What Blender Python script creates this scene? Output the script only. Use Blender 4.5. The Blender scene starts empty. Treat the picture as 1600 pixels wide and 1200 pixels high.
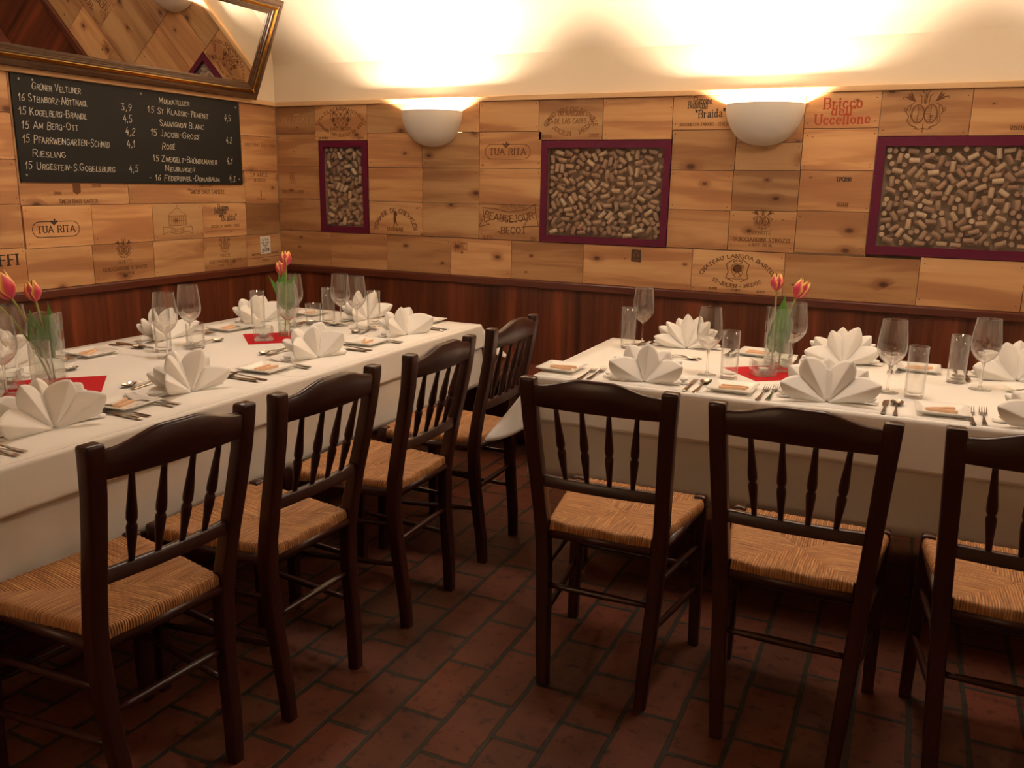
import bpy, math, random
from math import sin, cos, pi, radians, sqrt, atan2
from mathutils import Vector, Matrix
sc = bpy.context.scene
COL = sc.collection

# ------------------------------------------------------------------ camera, world, exposure
cam_d = bpy.data.cameras.new('camera')
cam_d.sensor_fit = 'HORIZONTAL'
cam_d.sensor_width = 36.0
cam_d.lens = 36.0 * 1338.01 / 1600.0
cam_d.clip_start = 0.05
cam = bpy.data.objects.new('camera', cam_d)
COL.objects.link(cam)
YAW, PITCH, ROLL = -0.43148, 0.22778, 0.01782
f = Vector((sin(YAW)*cos(PITCH), cos(YAW)*cos(PITCH), -sin(PITCH)))
r0 = Vector((cos(YAW), -sin(YAW), 0)); u0 = r0.cross(f)
rr = r0*cos(ROLL) + u0*sin(ROLL); uu = u0*cos(ROLL) - r0*sin(ROLL)
M = Matrix((rr, uu, -f)).transposed().to_4x4()
M.translation = Vector((3.6294, -4.3529, 1.428))
cam.matrix_world = M
sc.camera = cam

world = bpy.data.worlds.new('world'); sc.world = world
world.use_nodes = True
world.node_tree.nodes['Background'].inputs[0].default_value = (0.02, 0.015, 0.01, 1)
world.node_tree.nodes['Background'].inputs[1].default_value = 0.3
sc.view_settings.view_transform = 'Standard'
sc.view_settings.look = 'None'
sc.view_settings.gamma = 1.0
sc.view_settings.use_curve_mapping = False
sc.view_settings.exposure = 0.0
SCONCE_W = 135.0
SCONCE_COL = (1.0, 0.78, 0.57)
FILL_W = 14.5
FRONT_FILL_W = 105.0
FILL_COL = (1.0, 0.81, 0.64)
sc.cycles.max_bounces = 14
sc.cycles.diffuse_bounces = 7
sc.cycles.glossy_bounces = 5
sc.cycles.transparent_max_bounces = 24
sc.cycles.caustics_reflective = False
sc.cycles.caustics_refractive = False
sc.cycles.sample_clamp_indirect = 6.0

HR, HT = 0.92, 1.87          # heights of the rail and of the top of the panelling
SPRING = 2.11                # springing of the vault
RX, RY = 7.0, 6.0            # room extents

# large area lights added as fill under the vault, unseen; made-up fixtures follow below
FILL_LAMPS = [(1.35, -1.75, 2.62, 1.0), (3.45, -1.45, 2.55, .95), (5.5, -1.6, 2.58, .8)]
for lx, ly, lz, lw in FILL_LAMPS:
    ld = bpy.data.lights.new('fill_light', 'AREA')
    ld.shape = 'DISK'; ld.size = 0.40; ld.energy = FILL_W*lw; ld.color = FILL_COL
    lo_ = bpy.data.objects.new('fill_light', ld)
    lo_.location = (lx, ly, lz)
    COL.objects.link(lo_)

# ------------------------------------------------------------------ mesh helpers
class MB:
    def __init__(s):
        s.v = []; s.f = []; s.uv = None
    def add(s, vs, fs):
        b = len(s.v); s.v += [tuple(p) for p in vs]; s.f += [tuple(i+b for i in q) for q in fs]
        return s
    def box(s, x0, x1, y0, y1, z0, z1):
        v = [(x0,y0,z0),(x1,y0,z0),(x1,y1,z0),(x0,y1,z0),(x0,y0,z1),(x1,y0,z1),(x1,y1,z1),(x0,y1,z1)]
        return s.add(v, [(3,2,1,0),(4,5,6,7),(0,1,5,4),(1,2,6,5),(2,3,7,6),(3,0,4,7)])
    def loft(s, rings, cap=True, closed=True):
        n = len(rings[0]); b = len(s.v)
        for r in rings: s.v += [tuple(p) for p in r]
        for i in range(len(rings)-1):
            for j in range(n if closed else n-1):
                k = (j+1) % n
                s.f.append((b+i*n+j, b+i*n+k, b+(i+1)*n+k, b+(i+1)*n+j))
        if cap and closed:
            s.f.append(tuple(b+j for j in reversed(range(n))))
            s.f.append(tuple(b+(len(rings)-1)*n+j for j in range(n)))
        return s
    def lathe(s, prof, n=24, c=(0,0,0), cap=True):
        rings = []
        for r, z in prof:
            rings.append([(c[0]+r*cos(2*pi*j/n), c[1]+r*sin(2*pi*j/n), c[2]+z) for j in range(n)])
        return s.loft(rings, cap)
    def tube(s, path, rad, n=8, cap=True):
        path = [Vector(p) for p in path]
        rads = rad if isinstance(rad, (list, tuple)) else [rad]*len(path)
        rings = []; ref = None
        for i, p in enumerate(path):
            t = (path[min(i+1, len(path)-1)] - path[max(i-1, 0)]).normalized()
            if ref is None:
                ref = Vector((0,0,1)) if abs(t.z) < 0.9 else Vector((1,0,0))
            a = (ref - t*ref.dot(t)).normalized(); bb = t.cross(a); ref = a
            rings.append([p + (a*cos(2*pi*j/n) + bb*sin(2*pi*j/n))*rads[i] for j in range(n)])
        return s.loft(rings, cap)
    def grid(s, nu, nv, fn):
        b = len(s.v)
        for i in range(nu+1):
            for j in range(nv+1):
                s.v.append(tuple(fn(i/nu, j/nv)))
        for i in range(nu):
            for j in range(nv):
                a = b+i*(nv+1)+j
                s.f.append((a, a+nv+1, a+nv+2, a+1))
        return s
    def mesh(s, name, mat=None, smooth=False):
        m = bpy.data.meshes.new(name)
        m.from_pydata(s.v, [], s.f)
        if mat: m.materials.append(mat)
        if smooth:
            m.polygons.foreach_set('use_smooth', [True]*len(m.polygons))
        m.update()
        return m

def mk(name, mb, mat=None, parent=None, smooth=False, loc=None, bevel=0, autosmooth=None):
    me = mb.mesh(name, mat, smooth or autosmooth is not None) if isinstance(mb, MB) else mb
    o = bpy.data.objects.new(name, me); COL.objects.link(o)
    if parent is not None: o.parent = parent
    if loc is not None: o.location = loc
    if bevel:
        b = o.modifiers.new('bevel', 'BEVEL'); b.width = bevel; b.segments = 2; b.limit_method = 'ANGLE'; b.angle_limit = 0.7
    if autosmooth is not None:
        me.set_sharp_from_angle(angle=autosmooth)
    return o

def tag(o, label=None, cat=None, group=None, kind=None):
    if label: o['label'] = label
    if cat: o['category'] = cat
    if group: o['group'] = group
    if kind: o['kind'] = kind
    return o

def thing(name, label, cat, loc=(0,0,0), rz=0, group=None):
    o = bpy.data.objects.new(name, None); COL.objects.link(o)
    o.empty_display_size = 0.05
    o.location = loc; o.rotation_euler = (0, 0, rz)
    return tag(o, label, cat, group)

def copy_tree(o, parent=None):
    c = o.copy(); COL.objects.link(c)
    if parent is not None: c.parent = parent
    for ch in list(o.children): copy_tree(ch, c)
    return c

def rrect(cx, cy, w, d, r, z, n=3):
    pts = []
    for qx, qy, a0 in ((1,1,0),(-1,1,pi/2),(-1,-1,pi),(1,-1,1.5*pi)):
        for i in range(n+1):
            a = a0 + i/n*pi/2
            pts.append((cx+qx*(w/2-r)+r*cos(a), cy+qy*(d/2-r)+r*sin(a), z))
    return pts

def sm(a, b, x):
    t = min(1, max(0, (x-a)/(b-a))); return t*t*(3-2*t)

# ------------------------------------------------------------------ materials
def newmat(name):
    m = bpy.data.materials.new(name); m.use_nodes = True
    nt = m.node_tree
    return m, nt, nt.nodes['Principled BSDF']

def simple(name, col, rough=0.5, metal=0.0, spec=0.5, bump=0, bscale=200, coat=0, sheen=0):
    m, nt, p = newmat(name)
    p.inputs['Base Color'].default_value = (*col, 1); p.inputs['Roughness'].default_value = rough
    p.inputs['Metallic'].default_value = metal; p.inputs['Specular IOR Level'].default_value = spec
    if coat: p.inputs['Coat Weight'].default_value = coat; p.inputs['Coat Roughness'].default_value = 0.15
    if sheen: p.inputs['Sheen Weight'].default_value = sheen
    if bump:
        n = nt.nodes.new('ShaderNodeTexNoise'); n.inputs['Scale'].default_value = bscale
        tc = nt.nodes.new('ShaderNodeTexCoord'); nt.links.new(tc.outputs['Object'], n.inputs['Vector'])
        b = nt.nodes.new('ShaderNodeBump'); b.inputs['Strength'].default_value = bump; b.inputs['Distance'].default_value = 0.002
        nt.links.new(n.outputs['Fac'], b.inputs['Height']); nt.links.new(b.outputs['Normal'], p.inputs['Normal'])
    return m

class NT:
    def __init__(s, nt): s.nt = nt
    def n(s, t, **kw):
        x = s.nt.nodes.new('ShaderNode'+t)
        for k, v in kw.items(): setattr(x, k, v)
        return x
    def l(s, a, b): s.nt.links.new(a, b)
    def math(s, op, a, b=None, c=None):
        x = s.n('Math', operation=op)
        for i, v in enumerate((a, b, c)):
            if v is None: continue
            if hasattr(v, 'links'): s.l(v, x.inputs[i])
            else: x.inputs[i].default_value = v
        return x.outputs[0]
    def ramp(s, fac, stops):
        x = s.n('ValToRGB'); e = x.color_ramp.elements
        while len(e) < len(stops): e.new(0.5)
        for k, (p, c) in enumerate(stops):
            e[k].position = p; e[k].color = (*c, 1) if len(c) == 3 else c
        s.l(fac, x.inputs[0]); return x.outputs[0]
    def mix(s, fac, a, b, blend='MIX'):
        x = s.n('Mix', data_type='RGBA', blend_type=blend)
        for sock, v in ((x.inputs[0], fac), (x.inputs[6], a), (x.inputs[7], b)):
            if hasattr(v, 'links'): s.l(v, sock)
            elif isinstance(v, (int, float)): sock.default_value = v
            else: sock.default_value = (*v, 1)
        return x.outputs[2]
    def noise(s, vec, scale, detail=3, rough=0.5, dist=0):
        x = s.n('TexNoise'); x.inputs['Scale'].default_value = scale; x.inputs['Detail'].default_value = detail
        x.inputs['Roughness'].default_value = rough; x.inputs['Distortion'].default_value = dist
        s.l(vec, x.inputs['Vector']); return x.outputs['Fac']
    def mapping(s, vec, scale=(1,1,1), loc=None):
        x = s.n('Mapping'); x.inputs['Scale'].default_value = scale; s.l(vec, x.inputs['Vector'])
        if loc is not None:
            if hasattr(loc, 'links'): s.l(loc, x.inputs['Location'])
            else: x.inputs['Location'].default_value = loc
        return x.outputs[0]

def pine_material():
    m, nt, p = newmat('pine_crate_wood'); N = NT(nt)
    tc = N.n('TexCoord'); oi = N.n('ObjectInfo')
    cmb = N.n('CombineXYZ')
    for i, k in enumerate((37.0, 53.0, 91.0)): N.l(N.math('MULTIPLY', oi.outputs['Random'], k), cmb.inputs[i])
    base = N.n('VectorMath', operation='ADD'); N.l(tc.outputs['Object'], base.inputs[0]); N.l(cmb.outputs[0], base.inputs[1])
    v = base.outputs[0]
    # knots
    sx = N.n('SeparateXYZ'); N.l(v, sx.inputs[0]); k2 = N.n('CombineXYZ')
    N.l(N.math('MULTIPLY', N.math('ADD', sx.outputs[0], sx.outputs[1]), 3.6), k2.inputs[0]); N.l(N.math('MULTIPLY', sx.outputs[2], 6.0), k2.inputs[1])
    kv = k2.outputs[0]
    vo = N.n('TexVoronoi', voronoi_dimensions='2D'); vo.inputs['Scale'].default_value = 1.0; vo.inputs['Randomness'].default_value = 1.0
    N.l(kv, vo.inputs['Vector'])
    gate = N.n('SeparateColor'); N.l(vo.outputs['Color'], gate.inputs[0])
    size = N.math('MULTIPLY', N.math('POWER', gate.outputs[0], 2.4), 0.12)
    dist = vo.outputs['Distance']
    knot = N.math('SUBTRACT', 1.0, N.math('SMOOTH_MIN', N.math('DIVIDE', dist, N.math('ADD', size, 0.004)), 1.0, 0.25))
    knot = N.math('MAXIMUM', knot, 0.0)
    halo = N.math('POWER', N.math('SUBTRACT', 1.0, N.math('MINIMUM', N.math('DIVIDE', dist, N.math('ADD', N.math('MULTIPLY', size, 3.0), 0.01)), 1.0)), 2.0)
    # bands of heartwood, bent round the knots
    bv = N.mapping(v, (0.55, 0.55, 5.5))
    warp = N.math('MULTIPLY', halo, 0.5)
    band = N.math('ADD', N.noise(bv, 2.0, 3, 0.55, 0.5), warp)
    gv = N.mapping(v, (2.0, 2.0, 55.0))
    grain = N.noise(gv, 1.6, 4, 0.6, 0.6)
    c1 = N.ramp(band, [(0.34, (0.66,0.405,0.195)), (0.48, (0.57,0.320,0.145)), (0.56, (0.41,0.200,0.090)), (0.75, (0.31,0.135,0.062))])
    c2 = N.mix(N.math('MULTIPLY', N.math('SUBTRACT', 1.0, grain), 0.55), c1, (0.44,0.22,0.095))
    c3 = N.mix(N.math('MINIMUM', N.math('MULTIPLY', halo, 0.8), 0.8), c2, (0.33,0.15,0.065))
    c4 = N.mix(N.math('MINIMUM', N.math('MULTIPLY', knot, 1.6), 0.95), c3, (0.095,0.038,0.018))
    c5 = N.mix(1.0, c4, oi.outputs['Color'], 'MULTIPLY')
    N.l(c5, p.inputs['Base Color'])
    p.inputs['Roughness'].default_value = 0.55; p.inputs['Specular IOR Level'].default_value = 0.3
    b = N.n('Bump'); b.inputs['Strength'].default_value = 0.12; b.inputs['Distance'].default_value = 0.002
    N.l(grain, b.inputs['Height']); N.l(b.outputs[0], p.inputs['Normal'])
    return m

def dark_wood(name, c_lo, c_hi, axis='z', rough=0.3, boards=0.0, grain=40, coat=0.0):
    """grain runs along axis; boards > 0 gives broad tonal boards across it"""
    m, nt, p = newmat(name); N = NT(nt)
    tc = N.n('TexCoord'); v = tc.outputs['Object']
    s = [grain]*3; s['xyz'.index(axis)] = grain*0.05
    g = N.noise(N.mapping(v, s), 1.0, 4, 0.6, 0.4)
    col = N.ramp(g, [(0.3, c_lo), (0.7, c_hi)])
    if boards:
        s2 = [boards]*3; s2['xyz'.index(axis)] = boards*0.02
        bn = N.noise(N.mapping(v, s2), 1.0, 2.5, 0.75)
        shade = N.ramp(bn, [(0.33, (0.40,0.36,0.34)), (0.41, (0.80,0.78,0.76)), (0.53, (1.05,1.0,0.97)), (0.63, (1.65,1.5,1.3))])
        col = N.mix(1.0, col, shade, 'MULTIPLY')
    N.l(col, p.inputs['Base Color'])
    p.inputs['Roughness'].default_value = rough
    p.inputs['Specular IOR Level'].default_value = 0.38
    if coat: p.inputs['Coat Weight'].default_value = coat; p.inputs['Coat Roughness'].default_value = 0.2
    return m

def rush_material():
    m, nt, p = newmat('rush_cord'); N = NT(nt)
    uvn = N.n('UVMap'); uvn.uv_map = 'UVMap'
    sep = N.n('SeparateXYZ'); N.l(uvn.outputs[0], sep.inputs[0])
    oi = N.n('ObjectInfo')
    wob = N.noise(N.mapping(uvn.outputs[0], (30, 9, 1)), 1.0, 2)
    u = N.math('ADD', sep.outputs[0], N.math('MULTIPLY', wob, 0.010))
    saw = N.math('PINGPONG', u, 0.0032)
    h = N.math('POWER', N.math('DIVIDE', saw, 0.0032), 0.6)
    cmb = N.n('CombineXYZ'); N.l(N.math('ADD', N.math('MULTIPLY', u, 150.0), N.math('MULTIPLY', oi.outputs['Random'], 50.0)), cmb.inputs[0]); N.l(N.math('MULTIPLY', sep.outputs[1], 9.0), cmb.inputs[1])
    tone = N.noise(cmb.outputs[0], 1.0, 3, 0.6)
    c = N.ramp(tone, [(0.28, (0.22,0.080,0.024)), (0.5, (0.47,0.205,0.066)), (0.72, (0.72,0.40,0.145))])
    c = N.mix(N.math('MULTIPLY', N.math('SUBTRACT', 1.0, h), 0.75), c, (0.12,0.05,0.02))
    N.l(c, p.inputs['Base Color']); p.inputs['Roughness'].default_value = 0.6
    b = N.n('Bump'); b.inputs['Strength'].default_value = 0.8; b.inputs['Distance'].default_value = 0.003
    N.l(h, b.inputs['Height']); N.l(b.outputs[0], p.inputs['Normal'])
    return m

def brick_floor_material():
    m, nt, p = newmat('terracotta_brick_floor'); N = NT(nt)
    tc = N.n('TexCoord')
    mp = N.n('Mapping'); mp.inputs['Rotation'].default_value = (0, 0, pi/2)
    N.l(tc.outputs['Object'], mp.inputs['Vector'])
    wob = N.n('TexNoise'); wob.inputs['Scale'].default_value = 14; N.l(tc.outputs['Object'], wob.inputs['Vector'])
    off = N.n('VectorMath', operation='SCALE'); N.l(wob.outputs['Color'], off.inputs[0]); off.inputs[3].default_value = 0.010
    ad = N.n('VectorMath', operation='ADD'); N.l(mp.outputs[0], ad.inputs[0]); N.l(off.outputs[0], ad.inputs[1])
    mp2 = N.n('Mapping'); mp2.inputs['Location'].default_value = (0.083, 0.121, 0); N.l(ad.outputs[0], mp2.inputs['Vector'])
    bk = N.n('TexBrick'); bk.offset = 0.5; bk.squash = 1.0
    bk.inputs['Scale'].default_value = 1.0; bk.inputs['Brick Width'].default_value = 0.277; bk.inputs['Row Height'].default_value = 0.144
    bk.inputs['Mortar Size'].default_value = 0.0085; bk.inputs['Mortar Smooth'].default_value = 0.35; bk.inputs['Bias'].default_value = 0.0
    bk.inputs['Color1'].default_value = (0.135, 0.040, 0.021, 1); bk.inputs['Color2'].default_value = (0.090, 0.034, 0.019, 1)
    bk.inputs['Mortar'].default_value = (0.032, 0.029, 0.021, 1)
    N.l(mp2.outputs[0], bk.inputs['Vector'])
    st = N.noise(tc.outputs['Object'], 26, 5, 0.65)
    stain = N.ramp(st, [(0.34, (0.35,0.30,0.28)), (0.46, (1,1,1))])
    st2 = N.noise(tc.outputs['Object'], 5, 3, 0.6)
    pat = N.ramp(st2, [(0.3, (0.75,0.72,0.7)), (0.7, (1.12,1.08,1.05))])
    c = N.mix(1.0, N.mix(0.8, bk.outputs['Color'], stain, 'MULTIPLY'), pat, 'MULTIPLY')
    N.l(c, p.inputs['Base Color']); p.inputs['Roughness'].default_value = 0.55; p.inputs['Specular IOR Level'].default_value = 0.25
    b = N.n('Bump'); b.inputs['Strength'].default_value = 0.5; b.inputs['Distance'].default_value = 0.004
    hh = N.math('ADD', N.math('SUBTRACT', 1.0, bk.outputs['Fac']), N.math('MULTIPLY', st, 0.25))
    N.l(hh, b.inputs['Height']); N.l(b.outputs[0], p.inputs['Normal'])
    return m

def glass_material(name, tint=(1,1,1), edge=0.25, gloss=0.10, painted_haze=0.0, rim=0.0):
    m, nt, p = newmat(name); N = NT(nt)
    nt.nodes.remove(p)
    tr = N.n('BsdfTransparent'); gl = N.n('BsdfGlossy'); gl.inputs['Roughness'].default_value = 0.02
    gl.inputs['Color'].default_value = (1,1,1,1)
    lw = N.n('LayerWeight'); lw.inputs['Blend'].default_value = 0.5
    face = lw.outputs['Facing']
    e = N.math('POWER', face, 3.0)
    tcol = N.mix(e, tint, tuple(t*(1-edge) for t in tint))
    N.l(tcol, tr.inputs['Color'])
    fac = N.math('ADD', gloss*0.35, N.math('MULTIPLY', N.math('POWER', face, 4.0), 0.75))
    mx = N.n('MixShader'); N.l(fac, mx.inputs[0]); N.l(tr.outputs[0], mx.inputs[1]); N.l(gl.outputs[0], mx.inputs[2])
    df = N.n('BsdfDiffuse'); df.inputs['Color'].default_value = (.9, .9, .88, 1)
    m2 = N.n('MixShader'); N.l(N.math('ADD', painted_haze, N.math('MULTIPLY', N.math('POWER', face, 3.5), rim)), m2.inputs[0])  # white diffuse painted in for haze and bright edges that reflections would give
    N.l(mx.outputs[0], m2.inputs[1]); N.l(df.outputs[0], m2.inputs[2])
    N.l(m2.outputs[0], nt.nodes['Material Output'].inputs['Surface'])
    return m

def refractive(name):
    m, nt, p = newmat(name); N = NT(nt)
    nt.nodes.remove(p)
    g = N.n('BsdfGlass'); g.inputs['IOR'].default_value = 1.46; g.inputs['Roughness'].default_value = 0.0
    tr = N.n('BsdfTransparent'); mx = N.n('MixShader'); mx.inputs[0].default_value = 0.62
    N.l(tr.outputs[0], mx.inputs[1]); N.l(g.outputs[0], mx.inputs[2])
    N.l(mx.outputs[0], nt.nodes['Material Output'].inputs['Surface'])
    return m

def plaster_material():
    m, nt, p = newmat('white_plaster'); N = NT(nt)
    tc = N.n('TexCoord')
    n1 = N.noise(tc.outputs['Object'], 3.0, 4); n2 = N.noise(tc.outputs['Object'], 60.0, 4)
    c = N.ramp(n1, [(0.3, (0.76,0.675,0.545)), (0.7, (0.79,0.705,0.575))])
    N.l(c, p.inputs['Base Color']); p.inputs['Roughness'].default_value = 0.85; p.inputs['Specular IOR Level'].default_value = 0.15
    b = N.n('Bump'); b.inputs['Strength'].default_value = 0.12; b.inputs['Distance'].default_value = 0.004
    N.l(n2, b.inputs['Height']); N.l(b.outputs[0], p.inputs['Normal'])
    return m

def cork_material():
    m, nt, p = newmat('cork'); N = NT(nt)
    tc = N.n('TexCoord'); oi = N.n('ObjectInfo')
    n1 = N.noise(tc.outputs['Object'], 220.0, 4, 0.7)
    c = N.ramp(oi.outputs['Random'], [(0.0, (0.36,0.215,0.138)), (0.55, (0.46,0.292,0.190)), (0.82, (0.59,0.42,0.280)), (1.0, (0.72,0.56,0.40))])
    sp = N.ramp(n1, [(0.34, (0.5,0.42,0.36)), (0.46, (1,1,1))])
    N.l(N.mix(0.75, c, sp, 'MULTIPLY'), p.inputs['Base Color']); p.inputs['Roughness'].default_value = 0.75
    return m

def tulip_material():
    m, nt, p = newmat('tulip_petal'); N = NT(nt)
    uvn = N.n('UVMap'); uvn.uv_map = 'UVMap'
    sep = N.n('SeparateXYZ'); N.l(uvn.outputs[0], sep.inputs[0])
    # u: -1..1 across the petal, v: 0..1 along it
    d = N.math('ADD', N.math('ABSOLUTE', sep.outputs[0]), N.math('POWER', sep.outputs[1], 2.2))
    d = N.math('ADD', d, N.math('MULTIPLY', N.noise(N.mapping(uvn.outputs[0], (8, 2, 1)), 1.0, 2), 0.3))
    c = N.ramp(N.math('MULTIPLY', d, 0.5), [(0.26, (0.60,0.040,0.105)), (0.44, (0.67,0.075,0.10)), (0.58, (0.87,0.42,0.12)), (0.74, (0.93,0.66,0.20))])
    N.l(c, p.inputs['Base Color']); p.inputs['Roughness'].default_value = 0.45
    p.inputs['Subsurface Weight'].default_value = 0.0
    return m

MAT = dict(
    pine=pine_material(), plaster=plaster_material(), floor=brick_floor_material(), rush=rush_material(),
    wains=dark_wood('mahogany_veneer', (0.098,0.027,0.014), (0.170,0.052,0.024), 'z', 0.36, 7.0, 60),
    rail=dark_wood('mahogany_rail', (0.085,0.022,0.013), (0.125,0.036,0.020), 'x', 0.3, 0, 60),
    bench=dark_wood('mahogany_bench', (0.105,0.030,0.017), (0.155,0.046,0.024), 'x', 0.3, 0, 60),
    chair=dark_wood('walnut_stained_beech', (0.029,0.0080,0.0062), (0.046,0.0128,0.0090), 'z', 0.31, 0, 70),
    chair_h=dark_wood('walnut_stained_beech_across', (0.029,0.0080,0.0062), (0.046,0.0128,0.0090), 'x', 0.31, 0, 70),
    trim=dark_wood('pine_moulding', (0.58,0.36,0.18), (0.72,0.49,0.27), 'x', 0.5, 0, 40),
    trim_l=dark_wood('pine_moulding_side', (0.58,0.36,0.18), (0.72,0.49,0.27), 'y', 0.5, 0, 40),
    burgundy=simple('burgundy_paint', (0.105,0.006,0.032), 0.5, 0, 0.3),
    cork=cork_material(), frame_dark=simple('cork_case_back', (0.40,0.275,0.18), 0.8),
    pane=glass_material('glass_pane', (0.98,0.975,0.96), 0.2, 0.08, 0.012),
    glass=glass_material('clear_glass', (0.985,0.985,0.98), 0.30, 0.16, 0.012, 0.34), refr=refractive('lead_glass'),
    thick=glass_material('thick_glass', (0.95,0.96,0.95), 0.30, 0.20, 0.006, 0.26),
    water=glass_material('water', (0.96,0.97,0.95), 0.12, 0.05),
    cloth=simple('white_linen', (0.83,0.81,0.77), 0.85, 0, 0.15, 0.15, 500, 0, 0.1),
    napkin=simple('white_napkin_linen', (0.85,0.83,0.79), 0.8, 0, 0.15, 0.10, 500),
    under=simple('white_undercloth', (0.74,0.71,0.66), 0.9, 0, 0.1, 0.2, 400),
    porcelain=simple('white_porcelain', (0.84,0.83,0.79), 0.18, 0, 0.5),
    steel=simple('cutlery_steel', (0.62,0.60,0.57), 0.17, 1.0),
    stick=simple('breadstick_crust', (0.74,0.48,0.30), 0.7, 0, 0.3, 0.3, 300),
    redpaper=simple('red_paper', (0.50,0.012,0.020), 0.8, 0, 0.2, 0.2, 300),
    slate=simple('chalkboard_paint', (0.012,0.0125,0.0125), 0.65, 0, 0.22, 0.1, 80),
    chalk=simple('chalk', (0.58,0.57,0.50), 0.9, 0, 0.1),
    ink=simple('burnt_ink', (0.150,0.066,0.030), 0.8, 0, 0.1),
    ink_faint=simple('faded_ink', (0.215,0.102,0.047), 0.8, 0, 0.1),
    ink_black=simple('black_ink', (0.055,0.042,0.034), 0.8, 0, 0.1),
    ink_red=simple('red_ink', (0.42,0.085,0.042), 0.8, 0, 0.1),
    paper=simple('white_paper', (0.78,0.76,0.70), 0.8, 0, 0.2),
    seal=simple('dark_seal', (0.07,0.035,0.022), 0.7),
    bowl=simple('sconce_plaster', (0.74,0.70,0.63), 0.75, 0, 0.2, 0.1, 120),
    gilt=simple('gilt', (0.50,0.32,0.095), 0.24, 1.0, 0.5, 0.5, 26),
    frame=dark_wood('mirror_frame_wood', (0.050,0.024,0.012), (0.095,0.048,0.022), 'y', 0.35, 0, 50),
    mirror=simple('mirror_glass', (0.90,0.89,0.86), 0.005, 1.0),
    stem=simple('tulip_stem', (0.33,0.36,0.10), 0.5),
    leaf=simple('tulip_leaf', (0.105,0.28,0.040), 0.45),
    petal=tulip_material(),
    wax=simple('candle_wax', (0.82,0.78,0.68), 0.5), alu=simple('aluminium', (0.6,0.6,0.58), 0.3, 1.0),
    screw=simple('screw_head', (0.35,0.34,0.32), 0.4, 0.8),
    black=simple('charred_wick', (0.02,0.02,0.02), 0.9),
    table=dark_wood('dining_table_wood', (0.08,0.03,0.015), (0.13,0.05,0.025), 'x', 0.4, 0, 50),
)

# ------------------------------------------------------------------ room shell
FR = [(0.318, 0.667, 1.133, 1.668), (1.776, 2.479, 1.133, 1.662), (3.428, 4.560, 1.145, 1.671)]   # cork cases: x0,x1,z0,z1

floor = tag(mk('floor', MB().box(-0.1, RX+0.1, -RY-0.1, 0.1, -0.06, 0.0), MAT['floor']), 'terracotta brick floor with grey mortar joints', None, None, 'structure')

def back_wall():
    mb = MB()
    xs = [-0.12]; zs = [0, 1.127, 1.677, SPRING+1.2]
    for a in FR: xs += [a[0], a[1]]
    xs.append(RX+0.12)
    for i in range(len(xs)-1):
        for k in range(3):
            hole = (i % 2 == 1) and k == 1
            y0 = 0.075 if hole else 0.018
            mb.box(xs[i], xs[i+1], y0, 0.14, zs[k], zs[k+1])
    return mb
wall_back = tag(mk('wall_back', back_wall(), MAT['plaster']), 'white plaster wall above wine crate panelling behind both tables', None, None, 'structure')
wall_left = tag(mk('wall_left', MB().box(-0.14, -0.018, -RY-0.12, 0.018, 0, SPRING+1.2), MAT['plaster']), 'side wall with wine crate panelling, chalkboard and mirror', None, None, 'structure')
wall_right = tag(mk('wall_right', MB().box(RX, RX+0.12, -RY-0.12, 0.14, 0, SPRING+1.2), MAT['plaster']), None, None, None, 'structure')
wall_front = tag(mk('wall_front', MB().box(-0.14, RX+0.12, -RY-0.12, -RY, 0, SPRING+1.2), MAT['plaster']), None, None, None, 'structure')

def vault():
    mb = MB(); n = 40; a = RY/2+0.009; b = 0.80; t = 0.08
    def P(s, x, off):
        th = pi*s
        return (x, 0.018 - a + (a+off)*cos(th), SPRING + (b+off)*sin(th))
    for off in (0, t):
        mb.grid(n, 1, lambda s, w, o=off: P(s, -0.14 + w*(RX+0.26), o))
    return mb
ceiling = tag(mk('ceiling', vault(), MAT['plaster'], smooth=True), 'white plaster barrel vault over the dining room', None, None, 'structure')

# mouldings and rails
def trim(name, mb, mat, bevel=0.003): return tag(mk(name, mb, mat, bevel=bevel), None, None, None, 'structure')
trim('trim_1', MB().box(0.0, RX, -0.013, 0.018, HT, HT+0.026), MAT['trim'])
trim('trim_2', MB().box(-0.018, 0.020, -RY, -0.021, HT, HT+0.026), MAT['trim_l'])
trim('trim_3', MB().box(0.0, RX, -0.026, 0.018, HR-0.042, HR), MAT['rail'], 0.006)
trim('trim_4', MB().box(-0.018, 0.026, -RY, -0.027, HR-0.042, HR), dark_wood('mahogany_rail_side', (0.085,0.022,0.013), (0.125,0.036,0.020), 'y', 0.3, 0, 60), 0.006)
mk('wainscot', MB().box(0.0, RX, -0.008, 0.018, 0.0, HR-0.042), MAT['wains'], wall_back)
mk('wainscot', MB().box(-0.018, 0.008, -RY, -0.008, 0.0, HR-0.042), MAT['wains'], wall_left)

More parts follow.
